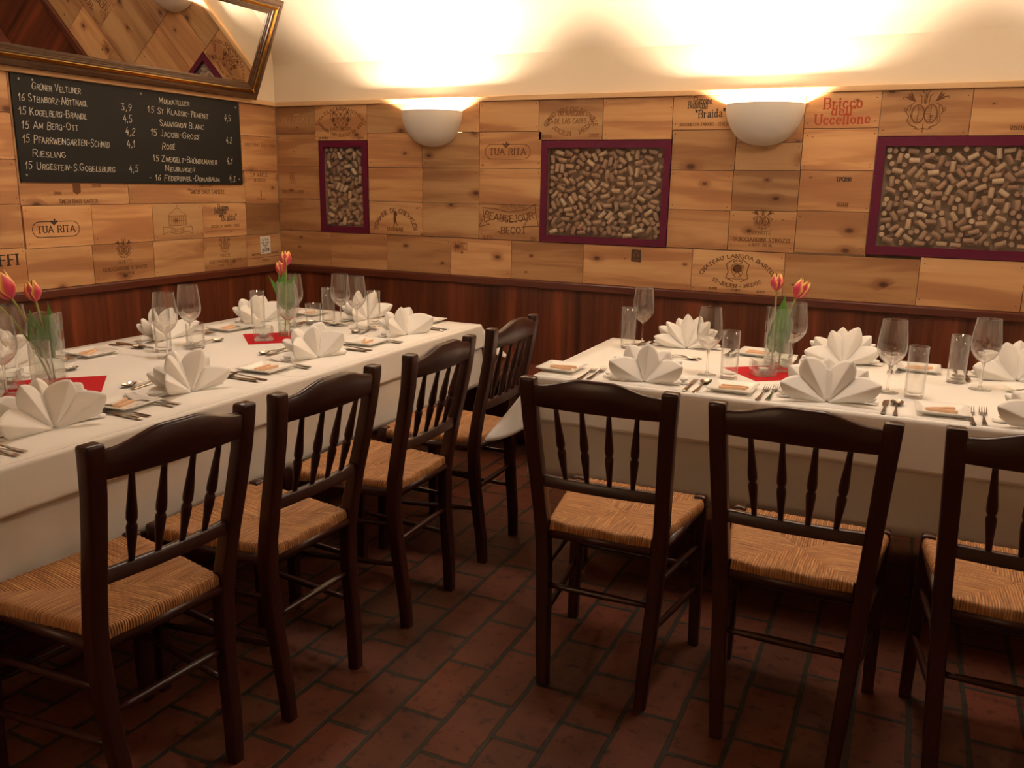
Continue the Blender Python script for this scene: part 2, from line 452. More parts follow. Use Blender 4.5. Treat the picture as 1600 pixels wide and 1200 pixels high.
# ------------------------------------------------------------------ lettering
GL = {}
def _g(ch, w, s):
    GL[ch] = (w, [[tuple(map(float, p.split(','))) for p in st.split()] for st in s.split(';')] if s else [])
for ch, w, s in [
 ('A',.72,'0,0 .36,1 .72,0;.14,.36 .58,.36'), ('B',.62,'.05,0 .05,1 .40,1 .56,.88 .56,.64 .40,.53 .05,.53;.40,.53 .60,.40 .60,.14 .42,0 .05,0'),
 ('C',.66,'.64,.82 .48,.98 .28,1 .08,.78 .03,.5 .08,.22 .28,0 .48,.02 .64,.18'), ('D',.68,'.05,0 .05,1 .36,1 .58,.82 .65,.5 .58,.18 .36,0 .05,0'),
 ('E',.56,'.54,1 .05,1 .05,0 .54,0;.05,.52 .44,.52'), ('F',.54,'.05,0 .05,1 .54,1;.05,.52 .44,.52'),
 ('G',.70,'.64,.82 .48,.98 .28,1 .08,.78 .03,.5 .08,.22 .28,0 .50,.02 .64,.18 .64,.46 .42,.46'), ('H',.66,'.05,0 .05,1;.61,0 .61,1;.05,.52 .61,.52'),
 ('I',.16,'.08,0 .08,1'), ('J',.44,'.38,1 .38,.2 .26,.01 .10,.02 .02,.18'), ('K',.62,'.05,0 .05,1;.58,1 .05,.42;.22,.58 .62,0'), ('L',.52,'.05,1 .05,0 .52,0'),
 ('M',.80,'.04,0 .08,1 .40,.2 .72,1 .76,0'), ('N',.68,'.05,0 .05,1 .63,0 .63,1'), ('O',.74,'.37,1 .12,.84 .03,.5 .12,.16 .37,0 .62,.16 .71,.5 .62,.84 .37,1'),
 ('P',.60,'.05,0 .05,1 .40,1 .57,.86 .57,.62 .40,.48 .05,.48'), ('Q',.74,'.37,1 .12,.84 .03,.5 .12,.16 .37,0 .62,.16 .71,.5 .62,.84 .37,1;.45,.2 .72,-.08'),
 ('R',.64,'.05,0 .05,1 .40,1 .57,.86 .57,.64 .40,.50 .05,.50;.32,.50 .63,0'), ('S',.56,'.52,.84 .38,.99 .18,.98 .05,.82 .10,.62 .42,.42 .53,.22 .42,.03 .20,0 .03,.16'),
 ('T',.64,'.02,1 .62,1;.32,1 .32,0'), ('U',.66,'.05,1 .05,.25 .20,.02 .46,.02 .61,.25 .61,1'), ('V',.68,'.02,1 .34,0 .66,1'), ('W',.94,'.02,1 .24,0 .47,.8 .70,0 .92,1'),
 ('X',.64,'.02,0 .62,1;.02,1 .62,0'), ('Y',.64,'.02,1 .32,.5 .62,1;.32,.5 .32,0'), ('Z',.60,'.04,1 .56,1 .03,0 .58,0'),
 ('0',.58,'.29,1 .08,.84 .03,.5 .08,.16 .29,0 .50,.16 .55,.5 .50,.84 .29,1'), ('1',.34,'.02,.62 .24,1 .24,0'), ('2',.54,'.05,.78 .18,.98 .40,.98 .50,.76 .38,.48 .03,0 .54,0'),
 ('3',.52,'.05,.94 .46,1 .24,.58 .46,.42 .46,.12 .26,0 .03,.10'), ('4',.56,'.30,1 .03,.34 .54,.34;.40,.62 .38,-.05'), ('5',.52,'.50,1 .10,1 .08,.58 .36,.60 .50,.36 .42,.08 .20,0 .03,.10'),
 ('6',.54,'.44,.98 .16,.72 .04,.30 .14,.02 .38,.02 .50,.24 .38,.46 .10,.40'), ('7',.50,'.03,1 .50,1 .20,0'), ('8',.54,'.27,.54 .08,.70 .12,.94 .27,1 .42,.94 .46,.70 .27,.54 .05,.34 .08,.06 .27,0 .46,.06 .49,.34 .27,.54'),
 ('9',.54,'.48,.66 .36,.46 .14,.50 .05,.74 .16,.98 .38,.98 .49,.74 .44,.30 .20,0'),
 ('-',.40,'.06,.45 .34,.45'), ('.',.20,'.08,0 .08,.06'), (',',.22,'.12,.08 .04,-.16'), ("'",.18,'.10,1 .06,.76'), ('"',.32,'.08,1 .06,.74;.24,1 .22,.74'), (' ',.36,''),
 # lower case
 ('a',.50,'.08,.56 .22,.64 .36,.60 .42,.46 .42,.08 .50,.0;.42,.38 .16,.32 .05,.16 .14,.01 .30,.03 .42,.16'), ('b',.50,'.06,1 .06,.04 .26,.0 .44,.14 .46,.44 .32,.62 .16,.58 .06,.44'),
 ('c',.44,'.42,.50 .30,.64 .14,.60 .05,.40 .06,.18 .18,.01 .32,.02 .42,.14'), ('d',.52,'.44,.50 .30,.63 .14,.58 .05,.34 .10,.06 .24,0 .38,.08 .44,.20;.44,1 .44,.04 .52,0'),
 ('e',.46,'.06,.34 .43,.34 .40,.54 .26,.64 .12,.56 .05,.34 .10,.08 .24,0 .42,.12'), ('g',.50,'.42,.52 .28,.64 .12,.58 .05,.36 .12,.14 .28,.10 .42,.22;.42,.62 .42,-.14 .28,-.30 .08,-.22'),
 ('i',.20,'.10,.62 .10,0;.10,.84 .10,.90'), ('l',.20,'.10,1 .10,0'), ('m',.78,'.07,.62 .07,0;.07,.44 .22,.62 .36,.56 .39,.40 .39,0;.39,.44 .54,.62 .68,.56 .71,.40 .71,0'),
 ('n',.50,'.07,.62 .07,0;.07,.42 .24,.62 .38,.58 .43,.42 .43,0'), ('o',.50,'.25,.64 .09,.54 .04,.32 .09,.10 .25,0 .41,.10 .46,.32 .41,.54 .25,.64'), ('r',.38,'.07,.62 .07,0;.07,.40 .20,.60 .36,.60'),
 ('s',.40,'.36,.54 .22,.64 .08,.54 .12,.38 .32,.26 .34,.10 .20,0 .04,.08'), ('t',.32,'.14,.84 .14,.08 .28,.02;.02,.60 .28,.60'),
 ]: _g(ch, w, s)

class Ink:
    """flat strokes of paint laid on a wall plane; u runs to the right, v upwards"""
    def __init__(s, P): s.P = P; s.mb = MB(); s.k = 0
    def seg(s, a, b, t, ext=0.0):
        dx, dy = b[0]-a[0], b[1]-a[1]; L = sqrt(dx*dx+dy*dy)
        if L < 1e-7: return
        dx /= L; dy /= L; e = min(t*0.4, 0.003) + ext
        ax, ay, bx, by = a[0]-dx*e, a[1]-dy*e, b[0]+dx*e, b[1]+dy*e
        nx, ny = -dy*t/2, dx*t/2
        s.k = (s.k + 1) % 5
        o = s.k * 0.00002
        s.mb.add([s.P(ax+nx, ay+ny, o), s.P(ax-nx, ay-ny, o), s.P(bx-nx, by-ny, o), s.P(bx+nx, by+ny, o)], [(0,1,2,3)])
    def line(s, pts, tv, th=None):
        if th is None: th = tv
        for a, b in zip(pts[:-1], pts[1:]):
            L = sqrt((b[0]-a[0])**2+(b[1]-a[1])**2) or 1
            s.seg(a, b, th+(tv-th)*abs(b[1]-a[1])/L)
    def poly(s, pts):
        s.k = (s.k+1) % 5
        s.mb.add([s.P(p[0], p[1], s.k*0.00002) for p in pts], [tuple(range(len(pts)))])
    def ell(s, u, v, a, b, t=None, n=18, a0=0, a1=2*pi):
        pts = [(u+a*cos(a0+(a1-a0)*i/n), v+b*sin(a0+(a1-a0)*i/n)) for i in range(n+(0 if t is None else 1))]
        if t is None: s.poly(pts)
        else: s.line(pts, t)
    def text(s, txt, u0, v0, u1, v1, h, tv, th=None, serif=False, slant=0, small=0.78, hand=False, arc=None, rnd=None, center=False):
        """text between (u0,v0) and (u1,v1); arc = (centre u, centre v, radius u, radius v, angle0, angle1)"""
        if th is None: th = tv
        items = []; x = 0; prev = ' '
        for ch in txt:
            um = None
            base = ch
            if ch in 'ÜÖÄ': base = {'Ü':'U','Ö':'O','Ä':'A'}[ch]; um = 'dots'
            if ch == 'É': base = 'E'; um = 'acute'
            if base not in GL: base = base.upper() if base.upper() in GL else ' '
            w, st = GL[base]
            sc_ = 1.0
            if hand and base.isalpha() and prev not in ' -.': sc_ = small
            items.append((x, sc_, st, um, w)); x += (w+0.17)*sc_; prev = ch
        tot = x-0.17 if x else 1
        if arc is None:
            L = sqrt((u1-u0)**2+(v1-v0)**2)
            kx = L/(tot*h) if not center else 1.0
            dx, dy = ((u1-u0)/L, (v1-v0)/L) if L > 0 else (1, 0)
            off = (L - tot*h)/2 if center else 0
            def T(px, py): return (u0+dx*(off+px*kx*h)-dy*py*h+slant*py*h*1.0, v0+dy*(off+px*kx*h)+dx*py*h)
        else:
            cu, cv, ra, rb, a0, a1 = arc
            sgn = 1 if a1 < a0 else -1
            def T(px, py):
                a = a0+(a1-a0)*px/tot
                return (cu+(ra+sgn*py*h)*cos(a), cv+(rb+sgn*py*h)*sin(a))
        for x, k, st, um, w in items:
            jx, jy, jr = (rnd.uniform(-.07,.07), rnd.uniform(-.08,.08), rnd.uniform(-.14,.14)) if rnd else (0,0,0)
            for stroke in st:
                pts = []
                for (a, b) in stroke: pts.append(T(x+(a+jr*b+jx*.6)*k, (b+jy)*k))
                s.line(pts, tv, th)
                if serif:
                    for q in (0, -1):
                        a, b = stroke[q]; a2, b2 = stroke[1 if q == 0 else -2]
                        if abs(a2-a) < .30*abs(b2-b) and (b < .03 or b > .97 or abs(b-.62) < .03) and not (b < .03 and b2 < .12):
                            s.line([T(x+(a-.14)*k, b*k), T(x+(a+.14)*k, b*k)], th*1.1)
            if um == 'dots':
                for e in (.25, .5): s.line([T(x+e*k, 1.15*k), T(x+e*k, 1.24*k)], tv)
            if um == 'acute': s.line([T(x+.2*k, 1.1*k), T(x+.4*k, 1.3*k)], tv)
        return s
    def crest(s, u, v, k, t, lions=True, crown=True, fill=True):
        sh = [(-.20,.20),(.20,.20),(.20,-.05),(.12,-.2),(0,-.28),(-.12,-.2),(-.20,-.05),(-.20,.20)]
        s.line([(u+a*k, v+b*k) for a, b in sh], t)
        s.line([(u-.18*k, v+.17*k), (u+.13*k, v-.18*k)], t*1.2); s.line([(u+.18*k, v+.17*k), (u-.13*k, v-.18*k)], t*1.2)
        if fill:
            s.poly([(u-.06*k, v+.19*k), (u+.06*k, v+.19*k), (u, v+.08*k)]); s.poly([(u-.17*k, v-.04*k), (u-.08*k, v), (u-.15*k, v+.08*k)]); s.poly([(u+.17*k, v-.04*k), (u+.15*k, v+.08*k), (u+.08*k, v)])
        if crown:
            s.ell(u, v+.30*k, .15*k, .05*k, t); s.line([(u-.15*k, v+.30*k), (u-.19*k, v+.42*k), (u-.08*k, v+.36*k), (u, v+.46*k), (u+.08*k, v+.36*k), (u+.19*k, v+.42*k), (u+.15*k, v+.30*k)], t)
        if lions:
            for m in (-1, 1):
                body = [(.24,-.26),(.34,-.27),(.34,-.16),(.42,-.10),(.44,.02),(.38,.12),(.42,.22),(.36,.30),(.27,.28),(.23,.20),(.28,.14),(.22,.10),(.22,.04),(.30,.02),(.28,-.08),(.23,-.14)]
                s.line([(u+m*a*k, v+b*k) for a, b in body+body[:1]], t*1.2)
                s.line([(u+m*.42*k, v-.08*k), (u+m*.52*k, v+.02*k), (u+m*.48*k, v+.18*k), (u+m*.54*k, v+.26*k)], t*1.3)
                s.ell(u+m*.33*k, v+.22*k, .055*k, .05*k); s.ell(u+m*.35*k, v-.03*k, .06*k, .10*k); s.ell(u+m*.29*k, v-.22*k, .04*k, .045*k)
        s.line([(u-.34*k, v-.32*k), (u-.15*k, v-.29*k), (u, v-.34*k), (u+.15*k, v-.29*k), (u+.34*k, v-.32*k)], t)
    def twin(s, u, v, k, t):
        for m in (-1, 1):
            cu = u+m*.125*k
            s.ell(cu, v-.06*k, .128*k, .195*k, t, a0=0); s.ell(cu, v-.06*k, .112*k, .175*k, t*.6)
            for q in range(-3, 4):      # hatched halves of the shields
                w = .10*k*sqrt(max(0, 1-(q/4)**2)); yy = v-.06*k+q*.040*k
                s.line([(cu-(w if m > 0 else .0), yy), (cu+(.0 if m > 0 else w), yy)] if q > -1 else [(cu-w*.8, yy), (cu+w*.8, yy)], t*.8)
            s.line([(cu, v-.23*k), (cu, v+.11*k)], t*.8)
            # supporters and scrolls
            s.line([(u+m*.22*k, v+.16*k), (u+m*.33*k, v+.10*k), (u+m*.36*k, v-.02*k), (u+m*.30*k, v-.10*k), (u+m*.33*k, v-.20*k), (u+m*.24*k, v-.30*k), (u+m*.13*k, v-.33*k), (u+m*.17*k, v-.38*k)], t)
            s.line([(u+m*.27*k, v+.12*k), (u+m*.29*k, v+.0*k), (u+m*.26*k, v-.12*k), (u+m*.27*k, v-.22*k)], t*.8)
            s.line([(u+m*.36*k, v-.02*k), (u+m*.41*k, v+.02*k), (u+m*.39*k, v+.06*k), (u+m*.34*k, v+.03*k)], t)
            # plumed helm
            for q in range(6):
                a = .25+q*.16
                s.line([(u+m*.20*k, v+.20*k), (u+m*(.20+.16*cos(a)*(1+.2*(q%2)))*k, v+(.22+.17*sin(a)*(1+.15*(q%2)))*k)], t*1.3)
            s.line([(u+m*.36*k, v+.28*k), (u+m*.43*k, v+.30*k), (u+m*.45*k, v+.26*k)], t)
            s.line([(u+m*.02*k, v+.16*k), (u+m*.03*k, v+.36*k), (u+m*.08*k, v+.42*k), (u+m*.07*k, v+.46*k)], t); s.line([(u+m*.07*k, v+.15*k), (u+m*.08*k, v+.30*k), (u+m*.13*k, v+.34*k)], t)
            s.line([(u, v-.36*k), (u+m*.10*k, v-.38*k), (u+m*.13*k, v-.34*k)], t)
        s.line([(u, v-.26*k), (u, v-.45*k)], t); s.line([(u, v+.13*k), (u, v+.48*k)], t)
    def mesh(s, name, mat, parent):
        return mk(name, s.mb, mat, parent)

PB = lambda u, v, o=0.0: (u, -0.0007-o, v)
PL = lambda u, v, o=0.0: (0.0007+o, u, v)

# ------------------------------------------------------------------ wine crate boards
trng = random.Random(7)
TILES = {}
def board(side, key, a0, a1, z0, z1, tone=None, label=None):
    g = 0.0012
    jz = trng.uniform(-0.0012, 0.0012)
    if key: jz = 0.0
    if side == 'b':
        mb = MB().box(a0+g, a1-g, jz if jz < 0 else jz*0.5, 0.0175, z0+g, z1-g); wall = wall_back
    else:
        mb = MB().box(-0.0175, jz*-1 if jz < 0 else -jz*0.5, a0+g, a1-g, z0+g, z1-g); wall = wall_left
    o = mk('crate_board', mb, MAT['pine'], wall, bevel=0.0012)
    t = tone if tone is not None else trng.choice((0.74, 0.84, 0.95, 1.0, 1.05, 1.12, 1.2))
    w = trng.uniform(-0.05, 0.05)
    t = 1+(t-1)*1.35
    o.color = (t*(1+w*0.3), t*(1-w*0.4), t*(1-w), 1)
    if label: o['label'] = label
    if key: TILES[key] = o
    return o
Z = [HR, 1.133, 1.324, 1.517, 1.710, HT]
B = lambda *a, **k: board('b', *a, **k)
# column between the corner and the first cork case
B('aleo', 0.0, .294, Z[4], Z[5], 0.78, label='brown crate board with pale lettering'); B(None, 0.0, .316, Z[3], Z[4], .98)
B('fcrest', 0.0, .316, Z[2], Z[3], .95, label='crate board with faint crest print'); B(None, 0.0, .316, Z[1], Z[2], .9)
B('camensac', .294, .667, 1.670, Z[5], 1.05, label='crate board with lion crest and arched lettering')
# between the first two cases
B(None, .667, 1.038, Z[4], Z[5], .8); B(None, 1.038, 1.401, Z[4], Z[5], .92)
B(None, .669, 1.038, Z[3], Z[4], 1.05); B(None, .669, 1.038, Z[2], Z[3], .98); B('domaine', .669, 1.038, Z[1], Z[2], 1.02, label='crate board printed with arched title and small figure')
B(None, 1.038, 1.403, Z[3], Z[4], .84); B(None, 1.038, 1.403, Z[2], Z[3], .82); B(None, 1.038, 1.403, Z[1], Z[2], .9)
B(None, 1.401, 1.755, Z[4], Z[5], .95); B('tua', 1.403, 1.774, Z[3], Z[4], .98, label='crate board printed with name in rounded outline'); B(None, 1.403, 1.774, Z[2], Z[3], 1.0); B('beau', 1.403, 1.774, Z[1], Z[2], .92, label='crate board printed with ribbon banner')
B('grand', 1.755, 2.112, 1.665, Z[5], .86, label='crate board with oval of branded lettering'); B(None, 2.112, 2.476, 1.665, Z[5], 1.04)
B('braida', 2.476, 2.796, Z[4], Z[5], 1.0, label='crate board with black script title')
B(None, 2.481, 2.796, Z[3], Z[4], .82); B(None, 2.481, 2.794, Z[2], Z[3], .98); B(None, 2.481, 2.790, Z[1], Z[2], .96)
B(None, 2.796, 3.102, 1.648, Z[5], .98); B(None, 2.796, 3.104, 1.519, 1.648, .86); B(None, 2.794, 3.106, 1.328, 1.519, .78); B('guicc', 2.790, 3.108, Z[1], 1.328, .92, label='crate board with twin oval crest above lettering')
B('bricco', 3.102, 3.428, Z[4], Z[5], 1.12, label='pale crate board with red title'); B(None, 3.104, 3.427, 1.522, Z[4], 1.14); B('lpcr', 3.106, 3.427, 1.335, 1.522, 1.02, label='crate board with small stamps'); B(None, 3.108, 3.427, 1.139, 1.335, .92)
B('crest10', 3.428, 3.791, 1.673, Z[5], .88, label='crate board with large twin oval crest'); B('stamp', 3.791, 4.16, 1.673, Z[5], 1.0); B(None, 4.16, 4.562, 1.673, Z[5], .9)
# bottom row
bx = [0.0, .384, .791, 1.224, 1.607, 2.033, 2.619, 3.072, 3.665, 4.086, 4.5, 4.9]
tones = [.92, .96, .84, 1.12, .84, 1.06, 1.1, .86, 1.12, 1.0, .9]
for i in range(len(bx)-1):
    key = {3: 'box', 5: 'emblem', 6: 'langoa'}.get(i)
    lab = {6: 'crate board with crest between two lines of arched lettering', 5: 'crate board with small dark square seal'}.get(i)
    B(key, bx[i], bx[i+1], HR, 1.131 if i not in (8, 9) else 1.143, tones[i], label=lab)
# on past the frame
for x0, x1 in ((4.562, 4.9), (4.9, 5.3), (5.3, 5.7), (5.7, 6.1), (6.1, 6.5), (6.5, 7.0)):
    for k in range(5):
        if x0 >= 4.9 or k > 0: B(None, x0, x1, Z[k], Z[k+1])
L_ = lambda *a, **k: board('l', *a, **k)
C0 = -0.0015
zz = [HR, 1.109, 1.293, 1.485, 1.687, HT]
L_('effcorner', -.313, C0, HR, zz[1], .98, label='crate board in the corner carrying a white sticker'); L_(None, -.303, C0, zz[1], zz[2], .72); L_('r1', -.30, C0, zz[2], zz[3], 1.0); L_('r0', -.315, C0, zz[3], zz[4], .98); L_(None, -.325, C0, zz[4], zz[5], .95)
L_('smith1', -1.742, -1.147, 1.302, 1.42, 1.0, label='crate board with small emblem and small capitals'); L_('smith2', -1.147, -.30, 1.302, 1.42, .98, label='crate board with title in small capitals under chalkboard')
L_('tua2', -1.736, -1.376, 1.109, 1.302, 1.12, label='crate board with black name in rounded outline'); L_(None, -1.376, -1.005, 1.109, 1.302, 1.1); L_('bld', -1.005, -.652, 1.109, 1.302, .9, label='crate board printed with palace engraving'); L_('braida2', -.652, -.303, 1.109, 1.302, 1.06, label='crate board with black script title')
L_(None, -1.742, -1.391, HR, 1.109, 1.02); L_('gui1', -1.391, -1.018, HR, 1.109, .92, label='crate board with twin oval crest above capitals'); L_(None, -1.018, -.66, HR, 1.109, 1.0); L_('gui2', -.66, -.313, HR, 1.109, .95, label='crate board with faded crest and capitals')
L_('effi', -2.10, -1.742, HR, 1.117, 1.1, label='crate board with bold capitals at picture edge'); L_(None, -2.10, -1.742, 1.117, 1.309, 1.08); L_(None, -2.10, -1.742, 1.309, 1.501, 1.08); L_(None, -2.10, -1.742, 1.501, 1.699, 1.08); L_(None, -2.10, -1.742, 1.699, HT, 1.0)
for i in range(3): L_(None, -1.742+i*.4725, -1.742+(i+1)*.4725 - (0 if i < 2 else 0.0), 1.42, 1.64, 1.0); L_(None, -1.742+i*.4725, -1.742+(i+1)*.4725, 1.64, HT, 1.0)
y = -2.10
while y > -5.9:
    y2 = max(y-.38, -6.0)
    for k in range(5): L_(None, y2, y, Z[k], Z[k+1])
    y = y2

# ------------------------------------------------------------------ prints on the boards
def ink(side='b'): return Ink(PB if side == 'b' else PL)
def put(i, key, mat, name='print'): return i.mesh(name, MAT[mat], TILES[key])
i = ink(); i.text('ALEOIGATTI', .050, 1.776, .285, 1.776, .026, .005, .002, True); i.line([(.14,1.82),(.18,1.825)], .006); mk('print', i.mb, simple('pale_print', (0.50,0.30,0.17), 0.8), TILES['aleo'])
i = ink(); u, v = .482, 1.787
i.text('CHATEAU CAMENSAC', 0,0,0,0, .017, .0036, .0024, True, arc=(u, v-.095, .185, .150, pi*.86, pi*.14)); i.crest(u, v+.006, .145, .0028)
i.text('HAUT-MEDOC', u-.075, v-.058, u+.075, v-.058, .014, .003, .002, True); i.text('GRAND CRU CLASSE EN 1855', 0,0,0,0, .015, .0036, .0024, True, arc=(u, v+.13, .215, .225, pi*1.24, pi*1.76))
i.text('12 BTES', .318, 1.680, .385, 1.680, .010, .003); i.text('2001', .60, 1.680, .645, 1.680, .010, .003); put(i, 'camensac', 'ink')
i = ink(); i.crest(.110, 1.445, .085, .002, False); i.text('CHATEAU LARIN', .03, 1.362, .19, 1.362, .014, .003, .002, True); put(i, 'fcrest', 'ink_faint')
i = ink(); u, v = .853, 1.232
i.text('DOMAINE DE CHEVALIER', 0,0,0,0, .024, .0052, .003, True, arc=(u, v-.075, .125, .105, pi*.98, pi*.02)); i.ell(u, v+.022, .013, .016); i.ell(u-.004, v-.008, .010, .022); i.line([(u-.006, v-.03), (u-.012, v-.05)], .006); i.line([(u+.004, v-.02), (u+.012, v-.045)], .005)
i.text('LEOGNAN', u-.055, v-.077, u+.050, v-.077, .021, .004, .0025, True); put(i, 'domaine', 'ink')
def tua(side, key, u, v, w, mat):
    i = ink(side); h = .030*w/.25
    i.text('TUA RITA', u-.40*w, v-h*.5, u+.40*w, v-h*.5, h, .0055*w/.25, .003, True)
    r = .036*w/.25
    pts = [(u+w/2-r+r*cos(a), v+r*sin(a)) for a in [(-.5+k/8)*pi for k in range(9)]] + [(u-w/2+r+r*cos(a), v+r*sin(a)) for a in [(.5+k/8)*pi for k in range(9)]]
    i.line(pts+pts[:1], .0035)
    for a, b in ((0,0),(-.007,.007),(.007,.007),(-.014,.014),(0,.014),(.014,.014),(.004,.022)): i.ell(u-.01+a*w/.25, v+.022*w/.25+b*w/.25, .0055*w/.25, .0055*w/.25, n=8)
    put(i, key, mat)
tua('b', 'tua', 1.574, 1.606, .27, 'ink'); tua('l', 'tua2', -1.575, 1.193, .245, 'ink_black')
i = ink(); u, v = 1.588, 1.245
i.line([(u-.16,v+.06),(u-.15,v-.015),(u-.07,v+.005),(u+.02,v-.012),(u+.10,v+.002),(u+.16,v+.045),(u+.155,v+.085),(u+.10,v+.055),(u,v+.04),(u-.08,v+.055),(u-.16,v+.06)], .004)
i.text('BEAUSEJOUR', 0,0,0,0, .037, .006, .0035, True, arc=(u, v+.46, .47, .475, pi*1.395, pi*1.605)); i.text('BECOT', u-.045, v-.078, u+.105, v-.072, .034, .0062, .0035, True)
i.line([(u-.16,v+.0),(u-.185,v-.045),(u-.12,v-.03),(u-.15,v-.01)], .004); i.line([(u+.16,v+.04),(u+.18,v-.03),(u+.09,v-.035),(u+.11,v-.005)], .004)
for k in range(9): i.ell(u-.04+.016*k, v+.07+.006*sin(k*2.1), .009, .007, .002, n=8)
i.text('12 BTS', u-.16, v-.105, u-.10, v-.105, .010, .0025); i.text('CBO', u+.13, v-.103, u+.165, v-.103, .012, .0025); put(i, 'beau', 'ink')
i = ink(); u, v = 1.935, 1.775
i.text('GRAND VIN DE LEOVILLE', 0,0,0,0, .022, .0046, .003, True, arc=(u, v-.045, .128, .078, pi*.98, pi*.02)); i.text('DU MARQUIS', u-.070, v+.012, u+.070, v+.012, .024, .0042, .0028, True); i.text('DE LAS CASES', u-.088, v-.026, u+.088, v-.026, .024, .0042, .0028, True)
i.text('ST JULIEN . MEDOC', 0,0,0,0, .021, .0044, .003, True, arc=(u, v+.02, .132, .108, pi*1.06, pi*1.94)); i.text('12 BTES', 1.775, 1.678, 1.83, 1.678, .014, .003); i.text('2000', 2.04, 1.682, 2.09, 1.682, .014, .003); put(i, 'grand', 'ink_faint')
def braida(side, key, u, v, k):
    i = ink(side); tv, th = .0050*k, .0024*k
    i.text('Giacomo', u-.025*k, v+.035*k, u+.065*k, v+.030*k, .032*k, tv*.8, th, True); i.text('Bologna', u-.050*k, v+.012*k, u+.045*k, v+.008*k, .034*k, tv*.8, th, True)
    i.text('"Braida"', u-.01*k, v-.035*k, u+.135*k, v-.030*k, .037*k, tv, th, True); put(i, key, 'ink_black')
    i = ink(side); i.text('ROCCHETTA TANARO - ITALIA', u-.085*k, v-.072*k, u+.155*k, v-.070*k, .014*k, .003*k, .002*k, True); i.line([(u-.12*k, v-.092*k), (u+.17*k, v-.090*k)], .0022); put(i, key, 'ink_faint')
braida('b', 'braida', 2.600, 1.800, 1.0); braida('l', 'braida2', -.512, 1.232, .95)
i = ink(); u, v = 3.268, 1.775
i.text('Bricco', u-.085, v+.022, u+.080, v+.024, .047, .0078, .0030, True); i.text("dell'", u-.050, v-.006, u+.055, v-.008, .040, .0070, .0028, True); i.text('Uccellone', u-.118, v-.048, u+.118, v-.044, .043, .0078, .0030, True); put(i, 'bricco', 'ink_red')
i = ink(); i.twin(3.607, 1.780, .205, .0030); put(i, 'crest10', 'ink')
i = ink(); i.text('LPCR10', 3.272, 1.474, 3.334, 1.474, .017, .0042, .003, True); put(i, 'lpcr', 'ink_black')
def stamp(u, v, w, h, key):
    i = ink(); i.line([(u-w/2,v-h/2),(u+w/2,v-h/2),(u+w/2,v+h/2),(u-w/2,v+h/2),(u-w/2,v-h/2)], .002)
    for k in range(6): i.line([(u-w*.42+k*w*.165, v-h*.25), (u-w*.42+k*w*.165+w*.05, v+h*.25)], .0045)
    put(i, key, 'ink')
stamp(3.306, 1.367, .050, .018, 'lpcr'); stamp(3.975, 1.706, .052, .018, 'stamp')
def guicc(side, key, u, v, k, m1):
    i = ink(side); i.twin(u, v+.045*k, .112*k, .0026*k); i.text('TENUTE', u-.045*k, v-.026*k, u+.045*k, v-.026*k, .015*k, .0026*k, .0018*k, True)
    i.text('6 BOTT. 750 ML', u-.055*k, v-.083*k, u+.055*k, v-.083*k, .012*k, .0022*k); put(i, key, m1)
    i = ink(side); i.text('GUICCIARDINI STROZZI', u-.135*k, v-.060*k, u+.135*k, v-.060*k, .0165*k, .0038*k, .0024*k, True); put(i, key, 'ink' if m1 == 'ink' else 'ink_faint')
guicc('b', 'guicc', 2.950, 1.242, 1.0, 'ink'); guicc('l', 'gui1', -1.205, 1.035, 1.0, 'ink'); guicc('l', 'gui2', -.495, 1.020, .95, 'ink_faint')
i = ink(); u, v = 2.848, 1.035
i.text('CHATEAU LANGOA BARTON', 0,0,0,0, .017, .0040, .0026, True, arc=(u, v-.115, .20, .178, pi*.84, pi*.16)); i.crest(u, v, .135, .0028, False); i.ell(u, v+.01, .022, .02)
for m in (-1,1): i.line([(u+m*.03, v+.05), (u+m*.055, v+.03), (u+m*.045, v-.01), (u+m*.055, v-.035), (u+m*.02, v-.055)], .004)
i.text('ST-JULIEN - MEDOC', 0,0,0,0, .016, .0036, .0024, True, arc=(u, v+.14, .24, .225, pi*1.33, pi*1.67)); i.text('12 BTES', u-.135, v-.100, u-.095, v-.100, .010, .0025); i.text('2002', u+.10, v-.102, u+.14, v-.102, .010, .0025); i.text('CBO', u-.02, v-.102, u+.02, v-.102, .010, .0025); put(i, 'langoa', 'ink')
i = ink(); i.line([(1.255,1.108),(1.255,1.055)], .003); i.line([(1.272,1.112),(1.33,1.108),(1.33,1.066),(1.272,1.068),(1.272,1.112)], .002); i.text('VALENCE', 1.280, 1.098, 1.325, 1.097, .007, .002)
for k in range(3): i.line([(1.28, 1.091-.008*k), (1.30+.01*k, 1.091-.008*k)], .0025)
i.ell(1.297, 1.050, .007, .007); put(i, 'box', 'ink')
i = ink(); i.poly([(2.298,1.052),(2.351,1.050),(2.351,1.113),(2.298,1.115)]); put(i, 'emblem', 'seal', 'dark_seal')
i = Ink(lambda u, v, o=0: PB(u, v, o+.0004)); i.ell(2.3245, 1.088, .013, .012, .003); i.line([(2.3245,1.10),(2.3245,1.106)], .004); i.line([(2.306,1.066),(2.343,1.065)], .003); i.line([(2.308,1.060),(2.341,1.059)], .003); i.line([(2.310,1.078),(2.318,1.086),(2.331,1.086),(2.339,1.078)], .003); put(i, 'emblem', 'ink_faint')
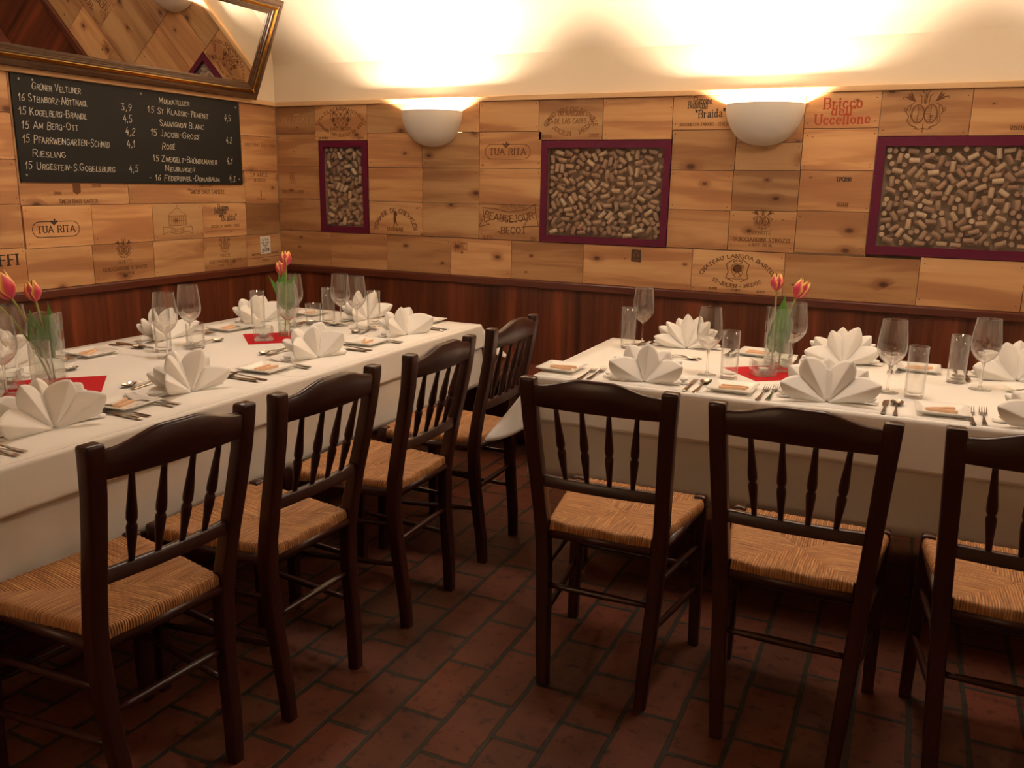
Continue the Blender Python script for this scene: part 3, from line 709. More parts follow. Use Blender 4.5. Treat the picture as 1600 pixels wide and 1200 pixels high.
# side wall
i = ink('l'); i.text('SMITH HAUT LAFITTE', -1.545, 1.311, -1.335, 1.311, .018, .0036, .0024, True, hand=True, small=.85); put(i, 'smith1', 'ink')
i = ink('l'); i.poly([(-1.468,1.40),(-1.425,1.40),(-1.425,1.362),(-1.4465,1.350),(-1.468,1.362)]); i.text('2005', -1.36, 1.388, -1.31, 1.388, .011, .003); i.text('CBO', -1.57, 1.352, -1.53, 1.352, .010, .003); put(i, 'smith1', 'ink')
i = ink('l'); i.text('SMITH HAUT LAFITTE', -.735, 1.354, -.475, 1.354, .0225, .0042, .0026, True, hand=True, small=.85); i.text('CHATEAU', -.665, 1.392, -.565, 1.392, .014, .003, .002, True); put(i, 'smith2', 'ink')
i = ink('l'); u, v = -.838, 1.215
i.line([(u-.062,v-.030),(u-.062,v+.025),(u-.045,v+.040),(u-.03,v+.040),(u-.022,v+.055),(u,v+.062),(u+.022,v+.055),(u+.03,v+.040),(u+.045,v+.040),(u+.062,v+.025),(u+.062,v-.030)], .0028); i.line([(u,v+.062),(u,v+.082)], .003)
for k in range(9): i.line([(u-.055+k*.0137, v-.028), (u-.055+k*.0137, v+.022)], .0042)
for k in range(3): i.line([(u-.062, v-.03+.026*k), (u+.062, v-.03+.026*k)], .0025)
i.line([(u-.10,v-.036),(u-.104,v-.075),(u-.07,v-.062),(u,v-.075),(u+.07,v-.062),(u+.104,v-.075),(u+.10,v-.036),(u+.06,v-.038),(u,v-.050),(u-.06,v-.038),(u-.10,v-.036)], .003); i.text('CALON', u-.05, v-.064, u+.05, v-.064, .014, .003, .002, True); put(i, 'bld', 'ink_faint')
i = ink('l'); i.text('LA VALLE', -.245, 1.455, -.10, 1.455, .020, .004, .003, True); i.text('BOSCO', -.22, 1.425, -.12, 1.425, .016, .003); i.line([(-.165,1.37),(-.165,1.335)], .008); i.text('ITALIA', -.20, 1.318, -.13, 1.318, .009, .0025); put(i, 'r1', 'ink')
i = ink('l'); i.text('LEO VINO DOC VAN', -.285, 1.628, -.02, 1.630, .017, .004, .003); put(i, 'r0', 'ink_faint')
i = ink('l'); i.text('ZEFFI', -1.955, 1.043, -1.782, 1.045, .045, .010, .0045, True); put(i, 'effi', 'ink_black')
i = ink('l'); i.text('IMBOTTIGLIATO', -.27, .985, -.17, .985, .010, .0025); i.text('ALL ORIGINE', -.14, .987, -.03, .988, .010, .0025); i.line([(-.29,.968),(-.02,.972)], .0022); i.text('750', -.18, .945, -.12, .946, .010, .003); put(i, 'effcorner', 'ink')
st = tag(mk('sticker', MB().box(0.0004, 0.0012, -.193, -.101, .990, 1.098), MAT['paper']), 'white printed paper sticker on crate board in the corner', 'sticker')
i = Ink(lambda u, v, o=0: (0.0015+o, u, v)); i.text('La Torre', -.175, 1.070, -.118, 1.072, .012, .002); i.text('DEL VINO', -.18, 1.052, -.116, 1.054, .009, .002); i.text('FINO', -.17, 1.038, -.125, 1.040, .008, .002); i.text('75', -.155, 1.026, -.14, 1.026, .008, .002); i.text('45,078', -.178, 1.006, -.116, 1.009, .014, .004); i.text('DOC', -.185, .996, -.165, .996, .006, .0015)
i.mesh('print', MAT['ink_black'], st)
# nail heads
nm = MB(); nl = MB()
nr = random.Random(3)
for o in list(wall_back.children)+list(wall_left.children):
    if o.name.split('.')[0] != 'crate_board': continue
    xs = [v.co for v in o.data.vertices]; lo = [min(c[k] for c in xs) for k in range(3)]; hi = [max(c[k] for c in xs) for k in range(3)]
    back = hi[0]-lo[0] > 0.05
    a = 0 if back else 1
    if (back and lo[0] > 4.2) or (not back and hi[1] < -2.2): continue
    mb = MB()
    for p, q in ((0,0),(0,1),(1,0),(1,1)):
        if nr.random() < .25: continue
        u = (hi if p else lo)[a]+(-1 if p else 1)*nr.uniform(.012,.020); v = (hi if q else lo)[2]+(-1 if q else 1)*nr.uniform(.014,.03)
        c = [(u+.0028*cos(k*pi/4), v+.0028*sin(k*pi/4)) for k in range(8)]
        mb.add([(x, lo[1]-.0005, w) if back else (hi[0]+.0005, x, w) for x, w in (c if back else c)], [tuple(range(8))])
    if mb.v: mk('nail_head', mb, MAT['ink'], o)

# ------------------------------------------------------------------ cork cases
def cork_case(x0, x1, z0, z1, label, bw=0.036):
    t = thing('cork_case', label, 'display case', ((x0+x1)/2, 0, z0), 0, 'burgundy framed cork cases on the back wall')
    ox = (x0+x1)/2
    mb = MB(); y0, y1 = -0.006, 0.004
    X0, X1, H = x0-ox, x1-ox, z1-z0
    mb.box(X0, X1, y0, y1, 0, bw).box(X0, X1, y0, y1, H-bw, H).box(X0, X0+bw, y0, y1, bw, H-bw).box(X1-bw, X1, y0, y1, bw, H-bw)
    mk('frame', mb, MAT['burgundy'], t)
    mb = MB(); a = bw-0.006
    mb.box(X0+a, X1-a, 0.056, 0.060, a, H-a).box(X0+a, X0+a+.005, .005, .056, a, H-a).box(X1-a-.005, X1-a, .005, .056, a, H-a).box(X0+a, X1-a, .005, .056, a-.005, a).box(X0+a, X1-a, .005, .056, H-a, H-a+.005)
    mk('case_box', mb, MAT['frame_dark'], t)
    mb = MB(); mb.box(X0+bw-.003, X1-bw+.003, .0045, .0065, bw-.003, H-bw+.003)
    mk('glass_pane', mb, MAT['pane'], t)
    return (x0+bw, x1-bw, z0+bw, z1-bw)
inner = [cork_case(*FR[0], 'narrow upright burgundy framed case of wine corks near the corner'),
         cork_case(*FR[1], 'middle, almost square burgundy framed case of wine corks between the sconces'),
         cork_case(*FR[2], 'wide burgundy framed case of wine corks right of the sconces', 0.040)]
CR, CL = 0.0115, 0.044
cm = MB().lathe([(CR*.93,-CL/2), (CR, -CL/2+.0015), (CR*.985, 0), (CR, CL/2-.0015), (CR*.93, CL/2)], 14)
cork_mesh = cm.mesh('wine_cork', MAT['cork'], True); cork_mesh.set_sharp_from_angle(angle=0.6)
def segd(p, d, q, e, h):
    best = 9
    for s in (-h, 0, h):
        for A, D, Bq, E in ((p, d, q, e), (q, e, p, d)):
            px, py = A[0]+D[0]*s, A[1]+D[1]*s
            t = max(-h, min(h, (px-Bq[0])*E[0]+(py-Bq[1])*E[1]))
            best = min(best, (px-Bq[0]-E[0]*t)**2+(py-Bq[1]-E[1]*t)**2)
    return best
def pack(x0, x1, z0, z1, tries, rng):
    out = []
    m = CR+.001
    for it in range(tries):
        endon = rng.random() < .07 or it > tries*.72
        a = rng.choice((rng.gauss(0, .45), rng.gauss(.9, .5), rng.gauss(-.9, .5), rng.uniform(-pi/2, pi/2)))
        d = (0, 0) if endon else (cos(a), sin(a))
        hx = 0 if endon else abs(d[0])*(CL/2-.004); hz = 0 if endon else abs(d[1])*(CL/2-.004)
        p = (rng.uniform(x0+m+hx, x1-m-hx), rng.uniform(z0+m+hz, z1-m-hz))
        ok = True
        for q, e, a2 in out:
            if abs(p[0]-q[0]) > .047 or abs(p[1]-q[1]) > .047: continue
            h = CL/2-CR*.55
            if segd(p, d, q, e, h) < (2*CR*.99)**2: ok = False; break
        if ok: out.append((p, d, a))
    return out
crng = random.Random(11)
CORK_LABEL = ['wine cork behind glass in the narrow upright case near the corner', 'wine cork behind glass in the middle case between the sconces', 'wine cork behind glass in the wide case at the right']
CORK_GROUP = ['corks in the narrow case', 'corks in the middle case', 'corks in the wide case']
def cork_matrix(p, d, a, y):
    if d == (0, 0): ax = Vector((0.0, 1, 0))
    else: ax = Vector((d[0], 0, d[1]))
    q = Vector((0,0,1)).rotation_difference(ax)
    return Matrix.Translation((p[0], y, p[1])) @ q.to_matrix().to_4x4()
stuff = MB(); cand = []
sv, sf = cm.v, cm.f
for k in (2, 1, 0):
    x0, x1, z0, z1 = inner[k]
    front = pack(x0, x1, z0, z1, 9000 if k else 5000, crng)
    back = pack(x0, x1, z0, z1, 9000 if k else 4000, crng)
    for p, d, a in front:
        endon = d == (0, 0)
        Mx = cork_matrix(p, d, a, 0.0290 if endon else 0.0185)
        far = (p[0]-3.63)**2 + 4.35**2 + (p[1]-1.43)**2
        cand.append((p[0] > 4.07, far*(2.6 if endon else 1), k, Mx))
    for p, d, a in back:
        if d == (0, 0) or any(fd == (0, 0) and abs(fp[0]-p[0]) < .05 and abs(fp[1]-p[1]) < .05 and segd(p, d, fp, fd, CL/2-.004) < .0236**2 for fp, fd, fa in front): continue
        Mx = cork_matrix(p, d, a, 0.0425)
        stuff.add([Mx @ Vector(v) for v in sv], sf)
# the 300 that show largest are things of their own, the others one heap
cand.sort(key=lambda c: c[:2])
for n_, (out_, far, k, Mx) in enumerate(cand):
    if n_ < 300 and not out_:
        o = bpy.data.objects.new('wine_cork', cork_mesh); COL.objects.link(o); o.matrix_world = Mx
        tag(o, CORK_LABEL[k], 'cork', CORK_GROUP[k])
    else:
        stuff.add([Mx @ Vector(v) for v in sv], sf)
cs = mk('wine_corks', stuff, MAT['cork'], autosmooth=0.6)
tag(cs, 'remaining wine corks behind and between the front ones in the burgundy cases', 'corks', None, 'stuff')

# ------------------------------------------------------------------ wall sconces
def sconce(x, label, y=-0.001, rz=0, watts=None):
    t = thing('wall_sconce', label, 'wall lamp', (x, y, 1.632), rz, 'white half bowl wall sconces')
    R_, D, H = 0.183, 0.165, 0.190; n, m = 28, 14; th = 0.006
    mb = MB()
    def shell(sx, sd, z0):
        def fn(u, v):
            a = pi*u; b = v*pi/2
            prof = sin(b)**0.86
            return (sx*prof*cos(a), 0.0042-(sd+.006)*prof*sin(a), z0 + (H-z0)*(1-cos(b)))
        return fn
    mb.grid(n, m, shell(R_, D, 0.0))
    mb.grid(n, m, shell(R_-th, D-th, th))
    rim = []
    b0 = len(mb.v)
    for k in range(n+1):
        a = pi*k/n
        mb.v.append((R_*cos(a), 0.0042-(D+.006)*sin(a), H)); mb.v.append(((R_-th)*cos(a), 0.0042-(D-th+.006)*sin(a), H))
    for k in range(n): mb.f.append((b0+2*k, b0+2*k+1, b0+2*k+3, b0+2*k+2))
    mk('bowl', mb, MAT['bowl'], t, smooth=True)
    mb = MB().box(-.05, .05, -.012, 0.0, .06, .13); mk('back_plate', mb, MAT['alu'], t, bevel=.002)
    mb = MB().lathe([(.016,0),(.018,.004),(.018,.024),(.014,.028)], 16, (0,-.062,.040)); mk('lamp_socket', mb, MAT['porcelain'], t, smooth=True)
    l = bpy.data.lights.new('sconce_light', 'POINT'); l.energy = watts or SCONCE_W; l.color = SCONCE_COL; l.shadow_soft_size = 0.028
    o = bpy.data.objects.new('sconce_light', l); COL.objects.link(o); o.parent = t; o.location = (0, -0.066, 0.100)
    return t
sconce(1.113, 'left white half bowl sconce, nearer the corner, throwing light up the wall')
sconce(2.920, 'right white half bowl sconce between two cork cases, throwing light up')
sconce(4.727, 'white half bowl sconce beyond the right edge of the picture')
sconce(1.60, 'added fill lamp in sconce form on the wall opposite, facing the gap between the tables', -RY+.001, pi, FRONT_FILL_W)  # unseen fill lamp added behind the camera to brighten the cloth fronts

for q, (lx, ly, lz, lw) in enumerate(FILL_LAMPS):  # made-up fixtures for the added fill lights, out of view
    t = thing('fill_lamp', ('unseen fill lamp added over the left table', 'unseen fill lamp added over the right table', 'unseen fill lamp added at the right end of the room')[q], 'fill lamp', (lx, ly, lz), 0, 'added fill lamps')
    mk('fill_housing', MB().lathe([(.215, .004), (.22, .012), (.215, .05), (.12, .065), (.10, .135)], 32), MAT['porcelain'], t, smooth=True)
# ------------------------------------------------------------------ chalkboard
def chalkboard():
    y0, y1, z0, z1 = -1.732, -0.326, 1.405, 1.867
    t = mk('chalkboard', MB().box(0.0015, 0.0085, y0, y1, z0, z1), MAT['slate'], bevel=0.001)
    tag(t, 'black chalkboard wine list written in chalk, screwed to the crate panelling', 'chalkboard')
    for yy, zz_ in ((y0+.04, z1-.022), (y1-.03, z1-.03), (y0+.03, z0+.03), (y1-.03, z0+.03), (y0+.105, z1-.02), (-1.03, z1-.02)):
        c = MB().lathe([(.006,0),(.005,.002),(.001,.0026)], 10)
        o = mk('screw', c, MAT['screw'], t, smooth=True); o.rotation_euler = (0, pi/2, 0); o.location = (0.0085, yy, zz_)
    rg = random.Random(5)
    P = lambda u, v, o=0.0: (0.0092+o, u, v)
    for txt, a, b, c, d, h in [
        ('GRÜNER VELTLINER', -1.635, 1.806, -1.385, 1.812, .040), ('16 STEINBORZ-NÖTTNAGL', -1.703, 1.752, -1.352, 1.757, .042), ('15 KOGELBERG-BRANDL', -1.707, 1.694, -1.366, 1.698, .042),
        ('15 AM BERG-OTT', -1.703, 1.636, -1.416, 1.644, .042), ('15 PFARRWEINGARTEN-SCHMID', -1.704, 1.577, -1.250, 1.574, .046), ('RIESLING', -1.664, 1.516, -1.498, 1.518, .042), ('15 URGESTEIN-S.GOBELSBURG', -1.708, 1.463, -1.229, 1.458, .042),
        ('3,9', -1.158, 1.757, -1.097, 1.758, .036), ('4,5', -1.152, 1.701, -1.098, 1.702, .038), ('4,2', -1.144, 1.642, -1.088, 1.643, .038), ('4,1', -1.141, 1.582, -1.092, 1.582, .038), ('4,5', -1.140, 1.461, -1.088, 1.461, .038),
        ('MUSKATELLER', -.917, 1.810, -.709, 1.815, .036), ('15 ST KLASSIK-TEMENT', -.994, 1.759, -.578, 1.760, .040), ('SAUVIGNON BLANC', -.921, 1.699, -.618, 1.699, .042), ('15 JACOBI-GROSS', -.988, 1.647, -.656, 1.643, .042),
        ('ROSÉ', -.918, 1.581, -.832, 1.583, .042), ('15 ZWEIGELT-BRÜNDLMAYER', -.983, 1.521, -.530, 1.513, .040), ('NEUBURGER', -.906, 1.471, -.701, 1.469, .036), ('- 16 FEDERSPIEL-DONABAUM', -1.019, 1.423, -.517, 1.420, .038),
        ('4,5', -.452, 1.759, -.403, 1.757, .036), ('4,2', -.449, 1.637, -.402, 1.635, .036), ('4,1', -.451, 1.524, -.407, 1.521, .036), ('4,3', -.440, 1.426, -.393, 1.421, .036)]:
        i = Ink(P); i.text(txt, a, b, c, d, h*(.90 if len(txt) < 4 else .76), .0027, .0022, hand=True, small=.74, rnd=rg, slant=.12)
        i.mesh('chalk_writing', MAT['chalk'], t)
chalkboard()

# ------------------------------------------------------------------ tilted mirror
def mirror():
    TH = radians(24.0); Lh, Lw = 0.568, 1.95
    t = thing('wall_mirror', 'long gilt and dark wood framed mirror tilting forward above the chalkboard', 'mirror', (0.030, -0.228, 1.8985))
    # local: x out of the wall (mirror normal), y along the wall towards the viewer (negative), z up along the glass
    t.rotation_euler = (0, TH, 0)
    w = 0.088
    # profile across the frame: (distance from outer edge, height above the back)
    prof = [(0,0), (0,.026), (.006,.032), (.024,.033), (.028,.028), (.032,.027), (.034,.030), (.058,.030), (.060,.024), (.066,.022), (.070,.024), (.073,.018), (.079,.017), (.081,.012), (w,.010), (w,0)]
    def ringpts(d, h): return [(h, -d, d), (h, -Lw+d, d), (h, -Lw+d, Lh-d), (h, -d, Lh-d)]
    def frame(a, b):
        mb = MB(); rings = [ringpts(*p) for p in prof[a:b]]
        nn = len(rings)
        for r in rings: mb.v += r
        for q in range(4):
            for k in range(nn-1):
                a0 = k*4+q; b0 = k*4+(q+1) % 4
                mb.f.append((a0, b0, b0+4, a0+4))
        return mb
    full = frame(0, len(prof))
    n4 = len(prof)
    for q in range(4): full.f.append((q, (n4-1)*4+q, (n4-1)*4+(q+1) % 4, (q+1) % 4))
    mk('frame', full, MAT['frame'], t)
    gp = [(.0385,.0300), (.0390,.0330), (.0415,.0360), (.0430,.0320), (.0455,.0360), (.0470,.0320), (.0495,.0360), (.0510,.0320), (.0535,.0355), (.0560,.0300)]
    save = prof[:]; prof[:] = gp
    g = frame(0, len(gp)); prof[:] = save
    mk('gilt_band', g, MAT['gilt'], t)['label'] = 'ribbed gold band'
    mk('mirror_glass', MB().box(.004, .009, -Lw+w-.004, -w+.004, w-.004, Lh-w+.004), MAT['mirror'], t)
    return t
mirror()

# ------------------------------------------------------------------ benches along the walls
def bench(name, label, along, a0, a1, wall_off, depth=0.36):
    t = thing(name, label, 'bench', (0,0,0))
    if along == 'x':
        mk('seat', MB().box(a0, a1, -wall_off-depth, -wall_off, .415, .450), MAT['bench'], t, bevel=.006)
        for k in range(4):
            x = a0+.05+(a1-a0-.10)*k/3
            mk('support_panel', MB().box(x-.018, x+.018, -wall_off-depth+.05, -wall_off-.01, .0, .414), MAT['bench'], t)
    else:
        mk('seat', MB().box(wall_off, wall_off+depth, a0, a1, .415, .450), MAT['bench'], t, bevel=.006)
        for k in range(4):
            y = a0+.05+(a1-a0-.10)*k/3
            mk('support_panel', MB().box(wall_off+.01, wall_off+depth-.05, y-.018, y+.018, .0, .414), MAT['bench'], t)
bench('wall_bench', 'mahogany bench along the back wall behind both tables', 'x', .40, 5.2, .012)
bench('wall_bench', 'mahogany bench along the chalkboard wall behind the left table', 'y', -4.2, -.40, .012, .36)

# ------------------------------------------------------------------ tables and cloths
TZ = 0.755
def table(name, label, x0, x1, y0, y1):
    t = thing(name, label, 'table', ((x0+x1)/2, (y0+y1)/2, 0))
    hx, hy = (x1-x0)/2, (y1-y0)/2
    mk('tabletop', MB().box(-hx, hx, -hy, hy, .715, .748), MAT['table'], t, bevel=.004)
    mk('apron', MB().box(-hx+.06, hx-.06, -hy+.06, -hy+.08, .64, .714).box(-hx+.06, hx-.06, hy-.08, hy-.06, .64, .714).box(-hx+.06, -hx+.08, -hy+.081, hy-.081, .64, .714).box(hx-.08, hx-.06, -hy+.081, hy-.081, .64, .714), MAT['table'], t)
    for sx in (-1, 1):
        for sy in (-1, 1):
            cx, cy = sx*(hx-.13), sy*(hy-.13)
            mk('leg', MB().loft([rrect(cx, cy, .045, .045, .004, 0), rrect(cx, cy, .06, .06, .004, .635)]), MAT['table'], t)
    return t
# fold positions where the cloth was pressed are plain ridges in its geometry
def tablecloth(name, label, x0, x1, y0, y1, z, drop, flare, corner_flare, corner_drop, mat, seed, group=None, r=.012, open_sides=(), amp=.006, edge_wave=0.012):
    rg = random.Random(seed); ph = [rg.uniform(0, 6.28) for _ in range(8)]
    cs = [(x1, y0, -pi/2, 0), (x1, y1, 0, 1), (x0, y1, pi/2, 2), (x0, y0, pi, 3)]
    pts = []     # base x, base y, dir angle, corner blend, arc length, corner index
    s = 0; K = 14
    for k, (cx, cy, a0, ci) in enumerate(cs):
        for q in range(K+1):
            u = q/K
            fp, fn_ = (ci-1) % 4 in open_sides, ci in open_sides
            if fp or fn_:       # a cut edge lying flat on the table next to a hanging one
                if fp: aa, k_ = a0+pi/2, (0 if q == 0 else 1)
                else: aa, k_ = a0, (0 if q == K else 1)
                pts.append((cx, cy, aa, 0, s, -1, k_))
            else: pts.append((cx, cy, a0+u*pi/2, sin(u*pi), s, ci, 1))
        nx, ny = cs[(k+1) % 4][:2]
        L = abs(nx-cx)+abs(ny-cy); n = max(8, int(L/.045))
        for q in range(1, n):
            u = q/n
            pts.append((cx+(nx-cx)*u, cy+(ny-cy)*u, a0+pi/2, 0, s+L*u, -1, 0 if ci in open_sides else 1))
        s += L
    nj = 16; N = len(pts)
    mb = MB(); rings = []
    for j in range(nj+1):
        ring = []
        for (bx_, by_, a, cb, s_, ci, hang) in pts:
            cd = corner_drop[ci] if ci >= 0 else 0; cf = corner_flare[ci] if ci >= 0 else 0
            side = int(round(a/(pi/2))) % 4
            dr = drop*(1+cd*cb**1.2)
            if j <= 4:
                th = j/4*pi/2; out = r*sin(th); zz = z - r*(1-cos(th))
            else:
                t = (j-4)/(nj-4)
                wav = (sin(s_*7.3+ph[0])*.5 + sin(s_*13.1+ph[1])*.35 + sin(s_*23+ph[2])*.2)
                out = r + flare*t + cf*(cb**1.6)*t**1.15 + amp*wav*t*(1-cb)
                zz = z - r - (dr-r)*t*(1 + edge_wave*sin(s_*3.1+ph[3])*t)
            if not hang: out, zz = .0004*j/nj, z-.0003*j/nj
            ring.append((bx_+out*cos(a), by_+out*sin(a), zz))
        rings.append(ring)
    mb.loft(rings, cap=False)
    # top
    tg = max(2, int((x1-x0)/.06)); th_ = max(2, int((y1-y0)/.06))
    mb.grid(tg, th_, lambda u, v: (x0+(x1-x0)*u, y0+(y1-y0)*v, z))
    o = mk(name, mb, mat, autosmooth=1.0)
    so = o.modifiers.new('thickness', 'SOLIDIFY'); so.thickness = 0.0015; so.offset = -1
    tag(o, label, 'tablecloth', group)
    return o
# right table
table('dining_table', 'right dining table hidden under two white cloths', 2.445, 4.62, -1.520, -.655)
tablecloth('undercloth', 'white undercloth hanging below the top cloth of the right table', 2.437, 4.63, -1.528, -.648, .7505, .370, .006, (.02,.02,.02,.02), (.05,.05,.05,.05), MAT['under'], 3, 'undercloths')
tablecloth('tablecloth', 'white top cloth on the right table, its left corner sticking out', 2.428, 4.64, -1.537, -.640, TZ-.0005, .165, .010, (.05,.05,.06,.172), (.15,.15,.2,.40), MAT['cloth'], 4, 'white top tablecloths')
# left table: two boards under overlapping cloths
table('dining_table', 'left dining table along the chalkboard wall under white cloths', .600, 1.705, -3.55, -.625)
tablecloth('undercloth', 'white undercloth hanging low below the left table', .592, 1.713, -3.56, -.617, .7505, .300, .008, (.02,.04,.02,.02), (.05,.35,.05,.05), MAT['under'], 5, 'undercloths')
tablecloth('tablecloth', 'white top cloth on the far half of the left table', .583, 1.722, -2.06, -.608, TZ-.0005, .115, .010, (.0,.14,.05,.0), (.0,.55,.2,.0), MAT['cloth'], 6, 'white top tablecloths', open_sides=(3,))
tablecloth('tablecloth', 'white top cloth on the near half of the left table', .582, 1.724, -3.57, -2.00, TZ+.0012, .115, .011, (.05,.0,.0,.05), (.15,.0,.0,.15), MAT['cloth'], 7, 'white top tablecloths', open_sides=(1,))

# ------------------------------------------------------------------ chairs
def chair_seat_mesh():
    zt = .500; r = .020
    C = [(-.148, .022), (.148, .022), (.206, .412), (-.206, .412)]     # rear left, rear right, front right, front left
    ctr = (0, .215)
    mb = MB(); uvs = []
    for k in range(4):
        A, Bp = C[k], C[(k+1) % 4]
        ex, ey = Bp[0]-A[0], Bp[1]-A[1]; L = sqrt(ex*ex+ey*ey); ex /= L; ey /= L
        ox, oy = ey, -ex       # outward
        nu, nv, nr_ = 40, 12, 7
        rows = []
        for i in range(nu+1):
            u = i/nu; bx_, by_ = A[0]+(Bp[0]-A[0])*u, A[1]+(Bp[1]-A[1])*u
            row = []
            bul = .006*sin(pi*u)
            for j in range(nr_+1):
                th = -pi/2 + pi*j/nr_
                d = r*cos(th)*.6*(1 if k != 0 else .8) + bul*.3
                rag = .0012*sin(u*L*900+j)
                row.append(((bx_+ox*(d+rag), by_+oy*(d+rag), zt-r+r*sin(th)+rag), (u*L, -(nr_-j)*.007)))
            for j in range(1, nv+1):
                v = j/nv
                x, y = bx_+(ctr[0]-bx_)*v, by_+(ctr[1]-by_)*v
                dist = (x-bx_)*-ox+(y-by_)*-oy
                uu = (x-A[0])*ex+(y-A[1])*ey
                z = zt - .012*sm(0, 1, v) - .003*(1-sin(pi*u))*sm(0,.3,v)
                row.append(((x, y, z), (uu, dist)))
            rows.append(row)
        b = len(mb.v); m = len(rows[0])
        for row in rows:
            for p, uv in row: mb.v.append(p); uvs.append((uv[0]+k*1.7, uv[1]))
        for i in range(nu):
            for j in range(m-1):
                a = b+i*m+j; mb.f.append((a, a+1, a+m+1, a+m))
    # underside
    b = len(mb.v)
    for c in C: mb.v.append((c[0], c[1], zt-2*r)); uvs.append((0, 0))
    mb.f.append((b+3, b+2, b+1, b))
    me = mb.mesh('rush_seat', MAT['rush'], True)
    ul = me.uv_layers.new(name='UVMap')
    for lp in me.loops: ul.data[lp.index].uv = uvs[lp.vertex_index]
    return me

def make_chair():
    t = thing('dining_chair', 'x', 'chair')
    cm_, ch = MAT['chair'], MAT['chair_h']
    post_y = lambda z: -.004+.032*sm(0, .42, z) - .083*sm(.40, .95, z)**1.0
    for s in (-1, 1):
        rings = []
        for z, w, d in ((0,.034,.034), (.10,.037,.036), (.2,.039,.037), (.32,.040,.038), (.44,.041,.039), (.52,.041,.039), (.62,.041,.038), (.72,.041,.037), (.82,.042,.036), (.90,.043,.037), (.922,.0435,.037), (.9275,.041,.0345), (.9295,.036,.030)):
            rings.append(rrect(s*(.1475+.0475*z/.93), post_y(z), w, d, .006 if z < .925 else .005, z))
        mk('back_post', MB().loft(rings), cm_, t, autosmooth=.8)
        rings = [rrect(s*(.198+.008*(1-z/.5)), .402+.006*(1-z/.5), w, w, .005, z) for z, w in ((0,.032), (.2,.036), (.46,.038), (.497,.038), (.505,.034), (.508,.024))]
        mk('front_leg', MB().loft(rings), cm_, t, autosmooth=.8)
    hz = .1475+.0475*.9/.93-.019
    def crest_top(x):
        q = abs(x)/hz
        return .914 + .026*(1-sm(.22, .92, q)) - .003*sm(.93, 1, q)
    mb = MB(); rings = []; n = 36
    for k in range(n+1):
        x = -hz+2*hz*k/n
        y = post_y(.895) - .014*(1-(x/hz)**2); zt_ = crest_top(x); zb = .852; th = .011; e = .006
        ln = .006
        rings.append([(x, y-th, zb+.003), (x, y-th+.003, zb), (x, y+th-.003, zb), (x, y+th, zb+.003), (x, y+th-ln, zt_-e), (x, y+th-e-ln, zt_), (x, y-th+e-ln, zt_), (x, y-th-ln, zt_-e)])
    mk('crest_rail', mb.loft(rings), ch, t, autosmooth=.9)
    hb = .1475+.0475*.63/.93-.018
    mb = MB(); rings = []
    for k in range(13):
        x = -hb+2*hb*k/12; y = post_y(.63) - .010*(1-(x/hb)**2)
        rings.append([(x, y-.010, .612), (x, y+.010, .612), (x, y+.010, .640), (x, y+.007, .643), (x, y-.007, .643), (x, y-.010, .640)])
    mk('back_rail', mb.loft(rings), ch, t, autosmooth=.8)
    for k in range(4):
        q = (k-1.5)/1.5
        xb, xt = q*.096, q*.112
        yb, yt = post_y(.63)-.010*(1-(xb/hb)**2), post_y(.86)-.014*(1-(xt/hz)**2)-.001
        prof = [(0,.0058), (.05,.0062), (.18,.0078), (.32,.0100), (.39,.0105), (.415,.0095), (.430,.0078), (.445,.0078), (.46,.0092), (.49,.0105), (.56,.0104), (.68,.0088), (.82,.0070), (.95,.0058), (1,.0056)]
        pth = [(xb+(xt-xb)*a, yb+(yt-yb)*a, .641+(.853-.641)*a) for a, _ in prof]
        mk('spindle', MB().tube(pth, [r*1.14 for _, r in prof], 12), cm_, t, smooth=True)
    def rung(a, b, r):
        pts = []; rad = []
        for k in range(9):
            u = k/8; pts.append([a[i]+(b[i]-a[i])*u for i in range(3)]); rad.append(r*(.72+.28*sin(pi*u)))
        mk('rung', MB().tube(pts, rad, 10), ch, t, smooth=True)
    px = lambda z: .1475+.0475*z/.93-.015
    fx = .202-.013
    rung((-px(.30), post_y(.3), .30), (px(.30), post_y(.3), .30), .0105)
    rung((-fx, .403, .385), (fx, .403, .385), .0105); rung((-fx, .405, .27), (fx, .405, .27), .0105)
    for s in (-1, 1):
        rung((s*(px(.35)+.010), post_y(.35)+.014, .355), (s*.2, .388, .345), .0100)
        rung((s*(px(.21)+.010), post_y(.21)+.014, .215), (s*.204, .390, .205), .0100)
    mb = MB()
    for a, b in (((-.150,.020),(.150,.020)), ((-.180,.404),(.180,.404)), ((-.172,.044),(-.196,.386)), ((.172,.044),(.196,.386))):
        mb.tube([(a[0],a[1],.463),(b[0],b[1],.463)], .0150, 8)
    mk('seat_rail', mb, ch, t, smooth=True)
    mk('rush_seat', chair_seat_mesh(), None, t)['label'] = 'woven straw coloured rush seat'
    return t
chair0 = make_chair()
CH = [  # x, y of the rear feet's middle, facing angle, label
 (2.925, -2.240, 0.01, 'rush seat chair at the left end of the right table, seen from behind', 'chairs at the right table'),
 (3.440, -2.272, -0.01, 'rush seat chair at the middle of the right table, seen from behind', 'chairs at the right table'),
 (3.955, -2.250, 0.0, 'rush seat chair cut off by the right edge of the picture', 'chairs at the right table'),
 (2.200, -3.065, pi/2-.085, 'nearest of the rush seat chairs at the left table, cut off at bottom left', 'chairs at the left table'),
 (2.228, -2.572, pi/2-.03, 'second rush seat chair from the camera at the left table', 'chairs at the left table'),
 (2.240, -1.998, pi/2+.01, 'third rush seat chair from the camera at the left table', 'chairs at the left table'),
 (2.236, -1.440, pi/2+.02, 'farthest rush seat chair at the left table, nearest the back wall', 'chairs at the left table')]
